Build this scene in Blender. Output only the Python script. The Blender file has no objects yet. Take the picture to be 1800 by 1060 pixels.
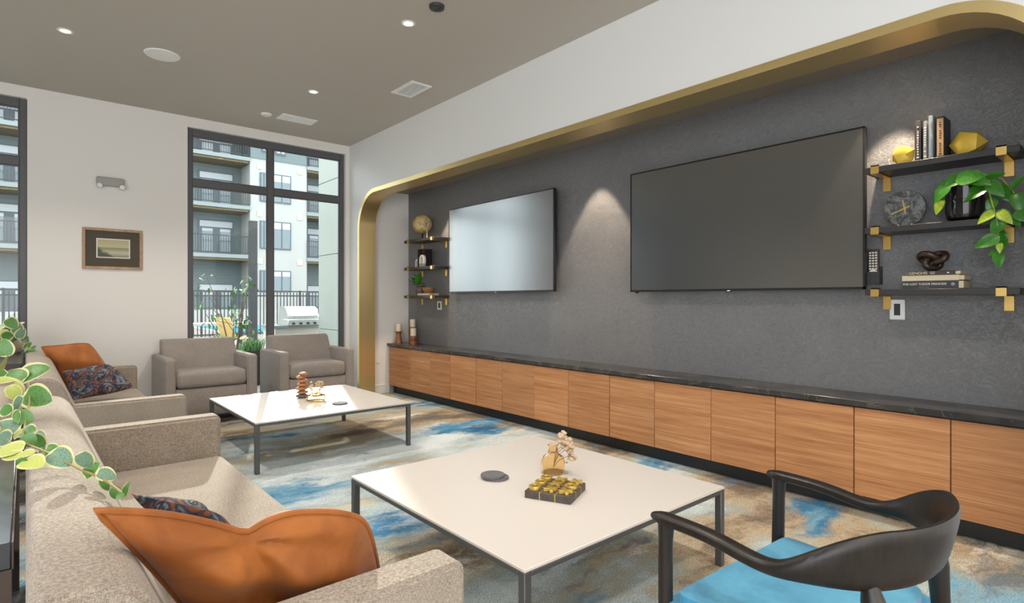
import bpy, bmesh, math, random
from math import sin, cos, pi, radians as R
from mathutils import Vector, Matrix
random.seed(7)
C = bpy.context.scene.collection
SC = bpy.context.scene
# ---------------------------------------------------------------- camera, world, sun, exposure
YAW = math.atan2(855, 996.)
cam_d = bpy.data.cameras.new('camera'); cam = bpy.data.objects.new('camera', cam_d); C.objects.link(cam)
cam.location = (0, 0, 1.3); cam.rotation_euler = (pi/2, 0, -YAW)
cam_d.sensor_width = 36; cam_d.lens = 996/1800*36; cam_d.shift_y = -4/1800; cam_d.clip_start = .02; cam_d.clip_end = 300
SC.camera = cam
vs = SC.view_settings; vs.view_transform = 'Standard'; vs.look = 'None'; vs.gamma = 1; vs.use_curve_mapping = False
vs.exposure = 0.58
W = bpy.data.worlds.new('world'); SC.world = W; W.use_nodes = True
bg = W.node_tree.nodes['Background']; bg.inputs[0].default_value = (.86, .93, 1, 1); bg.inputs[1].default_value = 3.4
sd = bpy.data.lights.new('sun', 'SUN'); sun = bpy.data.objects.new('sun', sd); C.objects.link(sun)
SUN_AZ, SUN_EL = R(19), R(20.0)
sv = Vector((sin(SUN_AZ)*cos(SUN_EL), cos(SUN_AZ)*cos(SUN_EL), sin(SUN_EL)))
sun.rotation_euler = sv.to_track_quat('Z', 'Y').to_euler(); sd.energy = 3.0; sd.angle = R(1.0); sd.color = (1, .93, .82)
def area(name, loc, rot, sx, sy, e, col=(1,1,1)):
    l = bpy.data.lights.new(name, 'AREA'); l.shape = 'RECTANGLE'; l.size = sx; l.size_y = sy; l.energy = e; l.color = col
    o = bpy.data.objects.new(name, l); C.objects.link(o); o.location = loc; o.rotation_euler = rot; return o
area('rear_fill_light', (-.4, -3.1, 1.75), (pi/2, 0, 0), 7.2, 3.0, 120, (1, .97, .94))  # unseen fill panel added behind the camera to brighten the room; no window there
for x_, y_ in ((2.2,1.9),(.235,1.9),(.235,3.77),(2.2,.1),(.235,.1),(-1.75,3.77),(-1.75,1.9)):   # the grid of ceiling downlights goes on above and behind the view
    l_ = bpy.data.lights.new('downlight_lamp', 'SPOT'); l_.energy = 64; l_.spot_size = R(125); l_.spot_blend = .8; l_.color = (1, .94, .87); l_.shadow_soft_size = .12
    o_ = bpy.data.objects.new('downlight_lamp', l_); C.objects.link(o_); o_.location = (x_, y_, 3.37)

S_, C_ = sin(YAW), cos(YAW)
def ray(u, v):
    a = (u-900)/996.
    return Vector((S_+a*C_, C_-a*S_, (526-v)/996.))
def at(u, v, t): return Vector((0, 0, 1.3)) + ray(u, v)*t
def atX(u, v, x): d = ray(u, v); return Vector((0, 0, 1.3)) + d*(x/d.x)

# ---------------------------------------------------------------- materials
def mat(name, col=(.5,.5,.5), rough=.5, metal=0, spec=.5, build=None, **kw):
    m = bpy.data.materials.new(name); m.use_nodes = True
    nt = m.node_tree; b = nt.nodes['Principled BSDF']
    b.inputs['Base Color'].default_value = (*col, 1); b.inputs['Roughness'].default_value = rough
    b.inputs['Metallic'].default_value = metal; b.inputs['Specular IOR Level'].default_value = spec
    for k, v in kw.items(): b.inputs[k.replace('_', ' ')].default_value = v
    if build: build(nt, b)
    return m
def N(nt, t, **kw):
    n = nt.nodes.new('ShaderNode'+t)
    for k, v in kw.items():
        if k in n.inputs: n.inputs[k].default_value = v
        else: setattr(n, k, v)
    return n
def coords(nt, scale=(1,1,1), rot=(0,0,0), loc=(0,0,0), kind='Object'):
    tc = N(nt, 'TexCoord'); mp = N(nt, 'Mapping')
    mp.inputs['Scale'].default_value = scale; mp.inputs['Rotation'].default_value = rot; mp.inputs['Location'].default_value = loc
    nt.links.new(tc.outputs[kind], mp.inputs[0]); return mp.outputs[0]
def noise(nt, vec, scale, detail=3, rough=.5, dist=0):
    n = N(nt, 'TexNoise'); n.inputs['Scale'].default_value = scale; n.inputs['Detail'].default_value = detail
    n.inputs['Roughness'].default_value = rough; n.inputs['Distortion'].default_value = dist
    if vec is not None: nt.links.new(vec, n.inputs['Vector'])
    return n.outputs['Fac']
def ramp(nt, fac, stops, interp='LINEAR'):
    r = N(nt, 'ValToRGB'); r.color_ramp.interpolation = interp
    e = r.color_ramp.elements
    while len(e) < len(stops): e.new(.5)
    for i, (p, c) in enumerate(stops):
        e[i].position = p; e[i].color = (*c, 1) if len(c) == 3 else c
    nt.links.new(fac, r.inputs[0]); return r.outputs[0]
def mix(nt, fac, a, b, mode='MIX'):
    m = N(nt, 'Mix'); m.data_type = 'RGBA'; m.blend_type = mode
    for sock, v in ((m.inputs[0], fac), (m.inputs[6], a), (m.inputs[7], b)):
        if hasattr(v, 'links'): nt.links.new(v, sock)
        elif isinstance(v, (int, float)): sock.default_value = v
        else: sock.default_value = (*v, 1)
    return m.outputs[2]
def bump(nt, b, h, strength=.3, dist=.01):
    n = N(nt, 'Bump'); n.inputs['Strength'].default_value = strength; n.inputs['Distance'].default_value = dist
    nt.links.new(h, n.inputs['Height']); nt.links.new(n.outputs[0], b.inputs['Normal'])
def setc(nt, b, s): nt.links.new(s, b.inputs['Base Color'])

def fabric_b(c1, c2, sc=1.0):
    def f(nt, b):
        tc = coords(nt, (1,1,1))
        fine = noise(nt, coords(nt, (1,1,.22)), 620*sc, 2, .6)
        fine2 = noise(nt, coords(nt, (.25,.25,1)), 560*sc, 2, .6)
        m = N(nt, 'Math', operation='ADD'); nt.links.new(fine, m.inputs[0]); nt.links.new(fine2, m.inputs[1])
        h = N(nt, 'Math', operation='MULTIPLY'); nt.links.new(m.outputs[0], h.inputs[0]); h.inputs[1].default_value = .5
        big = noise(nt, tc, 9, 3)
        col = ramp(nt, h.outputs[0], [(.36, c1), (.62, c2)])
        col = mix(nt, .12, col, ramp(nt, big, [(.3, c1), (.7, c2)]))
        setc(nt, b, col); bump(nt, b, h.outputs[0], .35, .004)
    return f
def velvet_b(c1, c2, s=7):
    def f(nt, b):
        n = noise(nt, coords(nt), s, 5, .6, .6)
        setc(nt, b, ramp(nt, n, [(.32, c1), (.68, c2)]))
        bump(nt, b, noise(nt, coords(nt), 60, 4, .6), .12, .004)
    return f
def wood_b(c1, c2, c3, stretch=(26, 1.2, 26), axis_scale=1):
    def f(nt, b):
        v = coords(nt, stretch)
        oi = N(nt, 'ObjectInfo'); va = N(nt, 'VectorMath', operation='ADD')
        mm = N(nt, 'Math', operation='MULTIPLY'); nt.links.new(oi.outputs['Random'], mm.inputs[0]); mm.inputs[1].default_value = 37
        nt.links.new(v, va.inputs[0]); nt.links.new(mm.outputs[0], va.inputs[1])
        n = noise(nt, va.outputs[0], 1.0, 5, .62, .25)
        n2 = noise(nt, va.outputs[0], 4.5, 3, .6, .1)
        c = ramp(nt, n, [(.3, c1), (.5, c2), (.7, c3)])
        c = mix(nt, .35, c, ramp(nt, n2, [(.35, c1), (.65, c3)]))
        v2 = mix(nt, oi.outputs['Random'], (.93,.93,.93), (1.06,1.06,1.06))
        c = mix(nt, 1., c, v2, 'MULTIPLY')
        setc(nt, b, c); bump(nt, b, n2, .08, .002)
    return f
def wall_b(scale=180, st=.05):
    def f(nt, b): bump(nt, b, noise(nt, coords(nt), scale, 3), st, .002)
    return f
def paper_b(nt, b):
    v = coords(nt)
    d = N(nt, 'TexNoise'); d.inputs['Scale'].default_value = 9; d.inputs['Detail'].default_value = 4; nt.links.new(v, d.inputs['Vector'])
    vm = N(nt, 'VectorMath', operation='SCALE'); nt.links.new(d.outputs['Color'], vm.inputs[0]); vm.inputs['Scale'].default_value = .16
    va = N(nt, 'VectorMath', operation='ADD'); nt.links.new(v, va.inputs[0]); nt.links.new(vm.outputs[0], va.inputs[1])
    mp = N(nt, 'Mapping'); mp.inputs['Scale'].default_value = (1, 1, 1.7); nt.links.new(va.outputs[0], mp.inputs[0])
    rn = noise(nt, mp.outputs[0], 15, 6, .62, 1.6); ra = N(nt, 'Math', operation='SUBTRACT'); nt.links.new(rn, ra.inputs[0]); ra.inputs[1].default_value = .5
    rb = N(nt, 'Math', operation='ABSOLUTE'); nt.links.new(ra.outputs[0], rb.inputs[0])
    crease = ramp(nt, rb.outputs[0], [(0, (0,0,0)), (.045, (1,1,1))])
    n2 = noise(nt, mp.outputs[0], 38, 5, .65, 1.2)
    base = ramp(nt, n2, [(.3, (.12,.12,.128)), (.72, (.235,.232,.242))])
    big = noise(nt, v, 2.2, 3)
    c = mix(nt, crease, mix(nt, .22, base, (.08,.078,.08)), base)
    c = mix(nt, .25, c, ramp(nt, big, [(.3, (.13,.128,.135)), (.7, (.215,.21,.215))]))
    setc(nt, b, c)
    hh = mix(nt, .45, crease, n2); bump(nt, b, hh, .4, .005)
def carpet_b(nt, b):
    v = coords(nt, (1,1,1))
    w1 = N(nt, 'TexNoise'); w1.inputs['Scale'].default_value = 1.3; w1.inputs['Detail'].default_value = 8; w1.inputs['Roughness'].default_value = .65; nt.links.new(v, w1.inputs['Vector'])
    sc = N(nt, 'VectorMath', operation='SCALE'); nt.links.new(w1.outputs['Color'], sc.inputs[0]); sc.inputs['Scale'].default_value = .55
    va = N(nt, 'VectorMath', operation='ADD'); nt.links.new(v, va.inputs[0]); nt.links.new(sc.outputs[0], va.inputs[1])
    def st(scale, rot, loc):
        m = N(nt, 'Mapping'); m.inputs['Scale'].default_value = scale; m.inputs['Rotation'].default_value = (0,0,rot); m.inputs['Location'].default_value = loc
        nt.links.new(va.outputs[0], m.inputs[0]); return m.outputs[0]
    n1 = noise(nt, st((.55,1.25,1), .25, (3.1,1.7,0)), 1.0, 9, .6, 0)
    n2 = noise(nt, st((.6,1.5,1), .1, (8.3,4.4,0)), 1.15, 9, .6, 0)
    n3 = noise(nt, st((.7,2.2,1), -.2, (1.3,9.9,0)), 1.3, 9, .62, 0)
    n4 = noise(nt, st((.8,2.0,1), .3, (14.2,2.2,0)), 1.4, 9, .64, 0)
    tan, grey, brown = (.30,.25,.18), (.33,.36,.36), (.12,.105,.09)
    pile = noise(nt, v, 170, 3, .75); mid = noise(nt, v, 28, 4, .7)
    def dith(n, k=.16):
        a = N(nt, 'Math', operation='MULTIPLY_ADD'); nt.links.new(pile, a.inputs[0]); a.inputs[1].default_value = k; nt.links.new(n, a.inputs[2])
        b_ = N(nt, 'Math', operation='MULTIPLY_ADD'); nt.links.new(mid, b_.inputs[0]); b_.inputs[1].default_value = .10; nt.links.new(a.outputs[0], b_.inputs[2])
        c_ = N(nt, 'Math', operation='SUBTRACT'); nt.links.new(b_.outputs[0], c_.inputs[0]); c_.inputs[1].default_value = .5*(k+.10); return c_.outputs[0]
    n1, n2, n3, n4 = dith(n1), dith(n2), dith(n3), dith(n4)
    c = ramp(nt, n1, [(.32,(.13,.11,.10)),(.40,(.25,.20,.15)),(.46,(.52,.42,.29)),(.50,(.46,.47,.40)),(.545,(.52,.60,.62)),(.64,(.74,.82,.85))])
    blue = ramp(nt, n3, [(.3,(.03,.11,.26)),(.47,(.07,.25,.44)),(.62,(.30,.52,.64))])
    c = mix(nt, ramp(nt, n2, [(.54,(0,0,0)),(.62,(1,1,1))]), c, blue)
    c = mix(nt, ramp(nt, n4, [(.57,(0,0,0)),(.65,(.9,.9,.9))]), c, (.86,.82,.74))
    c = mix(nt, ramp(nt, n3, [(.585,(0,0,0)),(.67,(.7,.7,.7))]), c, (.11,.13,.16))
    pile2 = noise(nt, v, 75, 3, .7)
    c = mix(nt, .75, c, ramp(nt, pile, [(.34,(.35,.35,.35)),(.66,(1.5,1.5,1.5))]), 'MULTIPLY')
    c = mix(nt, .4, c, ramp(nt, pile2, [(.3,(.6,.6,.6)),(.7,(1.3,1.3,1.3))]), 'MULTIPLY')
    setc(nt, b, c); bump(nt, b, mix(nt, .4, pile, pile2), .8, .008)
def marble_b(c0, c1, s=3, th=.05):
    def f(nt, b):
        v = coords(nt)
        n = noise(nt, v, s, 8, .65, 1.4)
        a = N(nt, 'Math', operation='SUBTRACT'); nt.links.new(n, a.inputs[0]); a.inputs[1].default_value = .5
        ab = N(nt, 'Math', operation='ABSOLUTE'); nt.links.new(a.outputs[0], ab.inputs[0])
        vein = ramp(nt, ab.outputs[0], [(0, c1), (th, c0)])
        setc(nt, b, mix(nt, .5, vein, ramp(nt, noise(nt, v, s*2.5, 5), [(.3, c0), (.9, c1)])))
    return f
def paisley_b(nt, b):
    v = coords(nt)
    d = N(nt, 'TexNoise'); d.inputs['Scale'].default_value = 9; nt.links.new(v, d.inputs['Vector'])
    sc = N(nt, 'VectorMath', operation='SCALE'); nt.links.new(d.outputs['Color'], sc.inputs[0]); sc.inputs['Scale'].default_value = .12
    va = N(nt, 'VectorMath', operation='ADD'); nt.links.new(v, va.inputs[0]); nt.links.new(sc.outputs[0], va.inputs[1])
    vo = N(nt, 'TexVoronoi'); vo.inputs['Scale'].default_value = 11; nt.links.new(va.outputs[0], vo.inputs['Vector'])
    navy, rust, sand, grey = (.022,.03,.052), (.21,.085,.04), (.34,.23,.16), (.17,.18,.20)
    c = ramp(nt, vo.outputs['Distance'], [(0, rust), (.16, sand), (.24, navy), (.38, grey), (.46, navy), (.56, rust), (.66, navy), (.8, grey)])
    c = mix(nt, ramp(nt, noise(nt, va.outputs[0], 40, 3), [(.5,(0,0,0)),(.62,(1,1,1))]), c, navy)
    setc(nt, b, c)
def leaf_b(c1, c2, s=25):
    def f(nt, b):
        setc(nt, b, ramp(nt, noise(nt, coords(nt), s, 3, .6), [(.35, c1), (.65, c2)]))
    return f
def siding_b(col):
    def f(nt, b):
        w = N(nt, 'TexWave'); w.bands_direction = 'Z'; w.wave_profile = 'SAW'; w.inputs['Scale'].default_value = 1.6; w.inputs['Distortion'].default_value = 0
        nt.links.new(coords(nt), w.inputs['Vector'])
        setc(nt, b, ramp(nt, w.outputs['Fac'], [(0, tuple(x*.6 for x in col)), (.12, col)]))
    return f
def print_b(nt, b):
    tc = N(nt, 'TexCoord'); sp = N(nt, 'SeparateXYZ'); nt.links.new(tc.outputs['Generated'], sp.inputs[0])
    n = noise(nt, coords(nt, (1.5,1,3.5)), 9, 5, .65)
    sky = ramp(nt, sp.outputs['Z'], [(0,(.22,.2,.13)),(.25,(.52,.48,.36)),(.45,(.30,.30,.16)),(.53,(.22,.24,.12)),(.56,(.50,.48,.28)),(1,(.45,.38,.23))])
    dk = N(nt, 'Math', operation='ADD'); nt.links.new(sp.outputs['X'], dk.inputs[0]); nt.links.new(sp.outputs['Z'], dk.inputs[1])
    d2 = N(nt, 'Math', operation='MULTIPLY_ADD'); nt.links.new(n, d2.inputs[0]); d2.inputs[1].default_value = .5; nt.links.new(dk.outputs[0], d2.inputs[2])
    setc(nt, b, mix(nt, ramp(nt, d2.outputs[0], [(.68,(1,1,1)),(.86,(0,0,0))]), sky, (.08,.08,.05)))
def water_b(nt, b):
    bump(nt, b, noise(nt, coords(nt), 3, 3), .25, .05)

M = dict(
 wall=mat('wall_paint', (.78,.755,.725), .6, build=wall_b()),
 wall_w=mat('wall_white', (.78,.78,.77), .55, build=wall_b()),
 ceil=mat('ceiling_paint', (.46,.42,.37), .65, build=wall_b()),
 carpet=mat('carpet', rough=.95, spec=.1, build=carpet_b),
 paper=mat('wallpaper', rough=.42, spec=.8, build=paper_b),
 gold=mat('brushed_gold', (.80,.62,.30), .38, 1, build=lambda nt,b: bump(nt,b,noise(nt,coords(nt,(1,1,60)),20,2),.05,.002)),
 brass=mat('brass', (.74,.50,.17), .34, 1),
 brass_b=mat('brass_bright', (.68,.48,.12), .36, .7),
 soffit=mat('soffit_paint', (.24,.20,.16), .45),
 walnut=mat('walnut', rough=.42, build=wood_b((.33,.125,.045),(.49,.215,.085),(.66,.345,.155), (1.5,.8,30))),
 black=mat('black_satin', (.032,.031,.032), .42),
 plinth=mat('plinth_black', (.02,.022,.024), .4),
 counter=mat('black_stone', rough=.22, build=marble_b((.022,.023,.026),(.16,.14,.12), 2.2, .02)),
 screen=mat('tv_screen', (.022,.022,.024), .24, spec=1.0, IOR=2.05),
 bezel=mat('tv_bezel', (.012,.012,.013), .35),
 fabric=mat('sofa_fabric', rough=.9, spec=.2, build=fabric_b((.14,.108,.08),(.46,.388,.315)), Sheen_Weight=.15),
 fabric_g=mat('armchair_fabric', rough=.9, spec=.2, build=fabric_b((.16,.135,.12),(.42,.375,.345)), Sheen_Weight=.15),
 orange=mat('orange_velvet', rough=.62, spec=.35, build=velvet_b((.22,.058,.006),(.38,.12,.018)), Sheen_Weight=.12),
 paisley=mat('paisley_fabric', rough=.85, spec=.2, build=paisley_b),
 blue=mat('blue_velvet', rough=.7, spec=.3, build=velvet_b((.015,.20,.36),(.08,.40,.58), 5), Sheen_Weight=.35),
 dwood=mat('dark_oak', rough=.38, build=wood_b((.006,.0045,.0035),(.014,.0095,.007),(.028,.018,.013), (40,40,3))),
 tabletop=mat('table_laminate', (.72,.66,.605), .32, build=wall_b(60,.02)),
 steel=mat('dark_steel', (.12,.12,.122), .42, .6),
 console=mat('console_dark', (.05,.05,.055), .18),
 console_leg=mat('console_brown', (.06,.04,.03), .5),
 amber=mat('amber_glass', (.99,.84,.58), .02, Transmission_Weight=1.0, IOR=1.2),
 dried=mat('dried_petal', (.62,.47,.32), .8),
 stem_d=mat('dried_stem', (.35,.25,.15), .8),
 stonewood=mat('stone_wood', rough=.5, build=wood_b((.30,.12,.045),(.45,.20,.085),(.60,.32,.16), (30,30,60))),
 coaster=mat('coaster_felt', (.075,.072,.075), .85, build=lambda nt,b: setc(nt,b,ramp(nt,noise(nt,coords(nt),300,2),[(.35,(.075,.075,.08)),(.65,(.22,.21,.22))]))),
 greyoak=mat('grey_wood', rough=.5, build=wood_b((.05,.042,.038),(.085,.07,.062),(.12,.1,.09), (40,3,40))),
 leaf=mat('leaf_green', rough=.35, build=leaf_b((.05,.16,.035),(.13,.29,.07))),
 leaf_y=mat('leaf_lime', rough=.4, build=leaf_b((.36,.44,.08),(.55,.56,.16))),
 rim=mat('leaf_rim', rough=.45, build=leaf_b((.52,.52,.20),(.66,.62,.34))),
 leaf_b=mat('leaf_bluegreen', rough=.4, build=leaf_b((.07,.16,.11),(.22,.33,.22))),
 pothos=mat('pothos_green', rough=.28, build=leaf_b((.015,.10,.008),(.055,.25,.02))),
 pothos_y=mat('pothos_yellow', rough=.3, build=leaf_b((.12,.34,.02),(.55,.55,.03))),
 stem=mat('stem', (.30,.24,.08), .6),
 gem=mat('gold_paint', (.74,.50,.07), .42, .25),
 pot_w=mat('pot_stone', (.50,.44,.36), .6, build=wall_b(40,.2)),
 pot_k=mat('pot_black', (.012,.01,.01), .07),
 pot_br=mat('pot_brown', (.12,.09,.07), .5, build=wall_b(50,.3)),
 soil=mat('soil', (.03,.02,.015), .95),
 white_p=mat('white_plastic', (.80,.80,.79), .4),
 grey_p=mat('grey_plastic', (.36,.35,.34), .45),
 dark_p=mat('dark_plastic', (.035,.035,.038), .5),
 lens=mat('lamp_lens', (1,.85,.6), .3, Emission_Color=(1,.78,.48,1), Emission_Strength=3.5),
 chrome=mat('chrome', (.75,.75,.75), .12, 1),
 frame_w=mat('window_frame_dark', (.095,.097,.105), .42),
 candle=mat('wax', (.78,.70,.56), .5),
 holder=mat('holder_wood', rough=.4, build=wood_b((.18,.06,.025),(.27,.10,.04),(.36,.15,.06), (30,30,3))),
 clock=mat('clock_marble', rough=.3, build=marble_b((.032,.037,.038),(.30,.31,.31), 9, .05)),
 globe=mat('globe_paper', rough=.45, build=lambda nt,b: setc(nt,b,ramp(nt,noise(nt,coords(nt),9,5,.6),[(.4,(.55,.40,.17)),(.5,(.70,.54,.28)),(.56,(.46,.33,.14))]))),
 knot=mat('knot_bronze', (.045,.028,.02), .28, .3),
 bk1=mat('book_dark', (.05,.042,.04), .6), bk2=mat('book_grey', (.26,.27,.28), .6), bk3=mat('book_blue', (.30,.36,.40), .6),
 bk4=mat('book_charcoal', (.04,.04,.045), .6), bktan=mat('book_tan', (.50,.30,.14), .6), pages=mat('pages', (.62,.54,.38), .8),
 gilt=mat('gilt_lettering', (.75,.62,.36), .5), pale=mat('pale_lettering', (.75,.72,.66), .5),
 white_s=mat('white_ceramic', (.72,.70,.66), .4), bowl=mat('bowl_wood', rough=.35, build=wood_b((.20,.07,.03),(.33,.13,.05),(.5,.24,.1),(20,20,40))),
 pframe=mat('picture_frame_wood', rough=.4, build=wood_b((.28,.16,.09),(.42,.26,.15),(.55,.38,.24),(8,8,8))),
 pmat=mat('picture_mount', (.085,.072,.05), .9, build=wall_b(300,.3)), pprint=mat('picture_print', rough=.5, build=print_b),
 siding=mat('siding_grey', rough=.7, build=siding_b((.12,.15,.15))),
 siding_d=mat('siding_dark', rough=.7, build=siding_b((.10,.125,.125))),
 stucco=mat('stucco_white', (.34,.33,.305), .8), slab=mat('balcony_slab', (.20,.22,.215), .7), deckwood=mat('deck_soffit', rough=.7, build=wood_b((.10,.07,.03),(.16,.115,.055),(.22,.165,.085),(3,20,20))),
 bglass=mat('far_glass', (.10,.13,.14), .08, spec=.8), bglass_w=mat('far_blind', (.42,.43,.44), .4), bframe=mat('far_frame', (.075,.09,.10), .5),
 vent_y=mat('vent_ochre', (.60,.52,.33), .7),
 panel_o=mat('cladding_panel', (.27,.285,.25), .6), iron=mat('black_iron', (.02,.02,.022), .5),
 ground=mat('ground_paving', (.55,.47,.40), .85, build=lambda nt,b: setc(nt,b,ramp(nt,noise(nt,coords(nt),1.5,6),[(.3,(.22,.175,.14)),(.7,(.31,.265,.22))]))),
 water=mat('pool_water', (.03,.27,.45), .35, spec=.08, build=water_b), coping=mat('pool_coping', (.45,.42,.38), .8),
 bark=mat('bark', (.16,.13,.10), .9), tan_sling=mat('tan_sling', (.55,.38,.14), .6, build=wall_b(60,.3)), steel_g=mat('grill_steel', (.72,.72,.71), .28, .9),
)
gm = bpy.data.materials.new('window_glass'); gm.use_nodes = True; nt = gm.node_tree
for n in list(nt.nodes): nt.nodes.remove(n)
o_ = N(nt, 'OutputMaterial'); mx = N(nt, 'MixShader'); tr = N(nt, 'BsdfTransparent'); gl = N(nt, 'BsdfGlossy'); fr = N(nt, 'Fresnel')
tr.inputs[0].default_value = (.93,.965,.955,1); gl.inputs['Roughness'].default_value = 0; fr.inputs[0].default_value = 1.35
nt.links.new(fr.outputs[0], mx.inputs[0]); nt.links.new(tr.outputs[0], mx.inputs[1]); nt.links.new(gl.outputs[0], mx.inputs[2]); nt.links.new(mx.outputs[0], o_.inputs[0])
M['glass'] = gm

# ---------------------------------------------------------------- mesh helpers
class MB:
    def __init__(s): s.bm = bmesh.new()
    def add(s, b, mx=None, mi=0, smooth=False):
        if mx is not None: bmesh.ops.transform(b, matrix=mx, verts=b.verts)
        for f in b.faces:
            f.material_index = mi; f.smooth = smooth
        me = bpy.data.meshes.new('tmp'); b.to_mesh(me); b.free(); s.bm.from_mesh(me); bpy.data.meshes.remove(me); return s
    def box(s, a, b, r=0, seg=2, mx=None, mi=0):
        t = bmesh.new(); bmesh.ops.create_cube(t, size=1)
        d = [b[i]-a[i] for i in range(3)]; c = [(a[i]+b[i])/2 for i in range(3)]
        bmesh.ops.scale(t, vec=d, verts=t.verts); bmesh.ops.translate(t, vec=c, verts=t.verts)
        if r: bmesh.ops.bevel(t, geom=t.edges[:], offset=min(r, min(abs(x) for x in d)*.49), segments=seg, profile=.5, affect='EDGES')
        return s.add(t, mx, mi, bool(r))
    def cyl(s, c, r, h, n=20, r2=None, mx=None, mi=0, bev=0, smooth=True):
        t = bmesh.new(); bmesh.ops.create_cone(t, cap_ends=True, segments=n, radius1=r, radius2=r if r2 is None else r2, depth=h)
        if bev: bmesh.ops.bevel(t, geom=[e for e in t.edges if len(e.link_faces)==2 and max(len(f.verts) for f in e.link_faces)>4], offset=bev, segments=2, affect='EDGES')
        bmesh.ops.translate(t, vec=(c[0], c[1], c[2]+h/2), verts=t.verts); return s.add(t, mx, mi, smooth)
    def sphere(s, c, r, u=16, v=10, sc=(1,1,1), mx=None, mi=0):
        t = bmesh.new(); bmesh.ops.create_uvsphere(t, u_segments=u, v_segments=v, radius=r)
        bmesh.ops.scale(t, vec=sc, verts=t.verts); bmesh.ops.translate(t, vec=c, verts=t.verts); return s.add(t, mx, mi, True)
    def lathe(s, prof, n=28, c=(0,0,0), mx=None, mi=0, sy=1):
        t = bmesh.new(); rings = []
        for (r, z) in prof:
            if r <= 1e-5: rings.append([t.verts.new((c[0], c[1], c[2]+z))])
            else: rings.append([t.verts.new((c[0]+r*cos(2*pi*k/n), c[1]+sy*r*sin(2*pi*k/n), c[2]+z)) for k in range(n)])
        for A, B in zip(rings, rings[1:]):
            for k in range(n):
                k2 = (k+1) % n
                if len(A) == 1 and len(B) == 1: continue
                if len(A) == 1: t.faces.new((A[0], B[k], B[k2]))
                elif len(B) == 1: t.faces.new((A[k], A[k2], B[0]))
                else: t.faces.new((A[k], A[k2], B[k2], B[k]))
        bmesh.ops.recalc_face_normals(t, faces=t.faces); return s.add(t, mx, mi, True)
    def tube(s, pts, r, n=8, closed=False, mx=None, mi=0, flat=1):
        t = bmesh.new(); P = [Vector(p) for p in pts]; m = len(P); rings = []; up = None
        for i, p in enumerate(P):
            d = (P[(i+1) % m]-P[i-1]) if closed else (P[min(i+1, m-1)]-P[max(i-1, 0)])
            d.normalize()
            if up is None: up = Vector((0,0,1)) if abs(d.z) < .9 else Vector((1,0,0))
            a = d.cross(up).normalized(); up = a.cross(d).normalized()
            rr = r[i] if isinstance(r, (list, tuple)) else r
            rings.append([t.verts.new(p+(a*cos(2*pi*k/n)+up*sin(2*pi*k/n)*flat)*rr) for k in range(n)])
        for i in range(m if closed else m-1):
            A, B = rings[i], rings[(i+1) % m]
            for k in range(n): t.faces.new((A[k], A[(k+1) % n], B[(k+1) % n], B[k]))
        if not closed:
            t.faces.new(rings[0]); t.faces.new(rings[-1])
        bmesh.ops.recalc_face_normals(t, faces=t.faces); return s.add(t, mx, mi, True)
    def prism(s, poly, axis, a, b, mx=None, mi=0, bev=0, seg=2, smooth=False):
        # polygon in the two other axes, extruded along axis from a to b
        t = bmesh.new(); o = [i for i in range(3) if i != axis]
        def mk(p, w):
            q = [0,0,0]; q[o[0]] = p[0]; q[o[1]] = p[1]; q[axis] = w; return t.verts.new(q)
        A = [mk(p, a) for p in poly]; B = [mk(p, b) for p in poly]; n = len(poly)
        caps = [t.faces.new(A), t.faces.new(B[::-1])]
        for k in range(n): t.faces.new((A[k], B[k], B[(k+1) % n], A[(k+1) % n]))
        bmesh.ops.recalc_face_normals(t, faces=t.faces)
        if bev:
            es = [e for f in caps for e in f.edges]; bmesh.ops.bevel(t, geom=es, offset=bev, segments=seg, affect='EDGES')
        if not bev: bmesh.ops.triangulate(t, faces=[f for f in t.faces if len(f.verts) > 4])
        return s.add(t, mx, mi, smooth or bool(bev))
    def grid(s, fn, nu, nv, mi=0, mx=None, closed_u=False):
        t = bmesh.new(); V = [[t.verts.new(fn(i/(nu if closed_u else nu-1), j/(nv-1))) for j in range(nv)] for i in range(nu)]
        for i in range(nu if closed_u else nu-1):
            for j in range(nv-1):
                t.faces.new((V[i][j], V[(i+1) % nu][j], V[(i+1) % nu][j+1], V[i][j+1]))
        return s.add(t, mx, mi, True)
def mesh(name, b, mats):
    me = bpy.data.meshes.new(name); b.bm.to_mesh(me); b.bm.free()
    for m in (mats if isinstance(mats, (list, tuple)) else [mats]): me.materials.append(m)
    me.set_sharp_from_angle(angle=R(38)); return me
def obj(name, b, mats, parent=None, world=False, loc=None):
    me = b if isinstance(b, bpy.types.Mesh) else mesh(name, b, mats)
    o = bpy.data.objects.new(name, me); C.objects.link(o)
    if loc is not None: o.location = loc
    if parent is not None:
        o.parent = parent
        if world:
            p = parent; off = Vector((0,0,0))
            while p is not None: off += p.location; p = p.parent
            o.location = Vector(o.location) - off
    return o
def tag(o, label, cat, group=None):
    o['label'] = label; o['category'] = cat
    if group: o['group'] = group
    return o
def thing(name, label, cat, loc=(0,0,0), rz=0, group=None):
    o = bpy.data.objects.new(name, None); C.objects.link(o); o.empty_display_size = .1
    o.location = loc; o.rotation_euler = (0,0,rz); return tag(o, label, cat, group)
def struct(name, b, m, parent=None):
    o = obj(name, b, m, parent); o['kind'] = 'structure'; return o
def dup(root, loc, label=None, rz=None):
    r = root.copy(); C.objects.link(r); r.location = loc
    if rz is not None: r.rotation_euler = (0,0,rz)
    if label: r['label'] = label
    for ch in list(root.children):
        c = ch.copy(); C.objects.link(c); c.parent = r
        for g in ch.children:
            d = g.copy(); C.objects.link(d); d.parent = c
    return r
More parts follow.
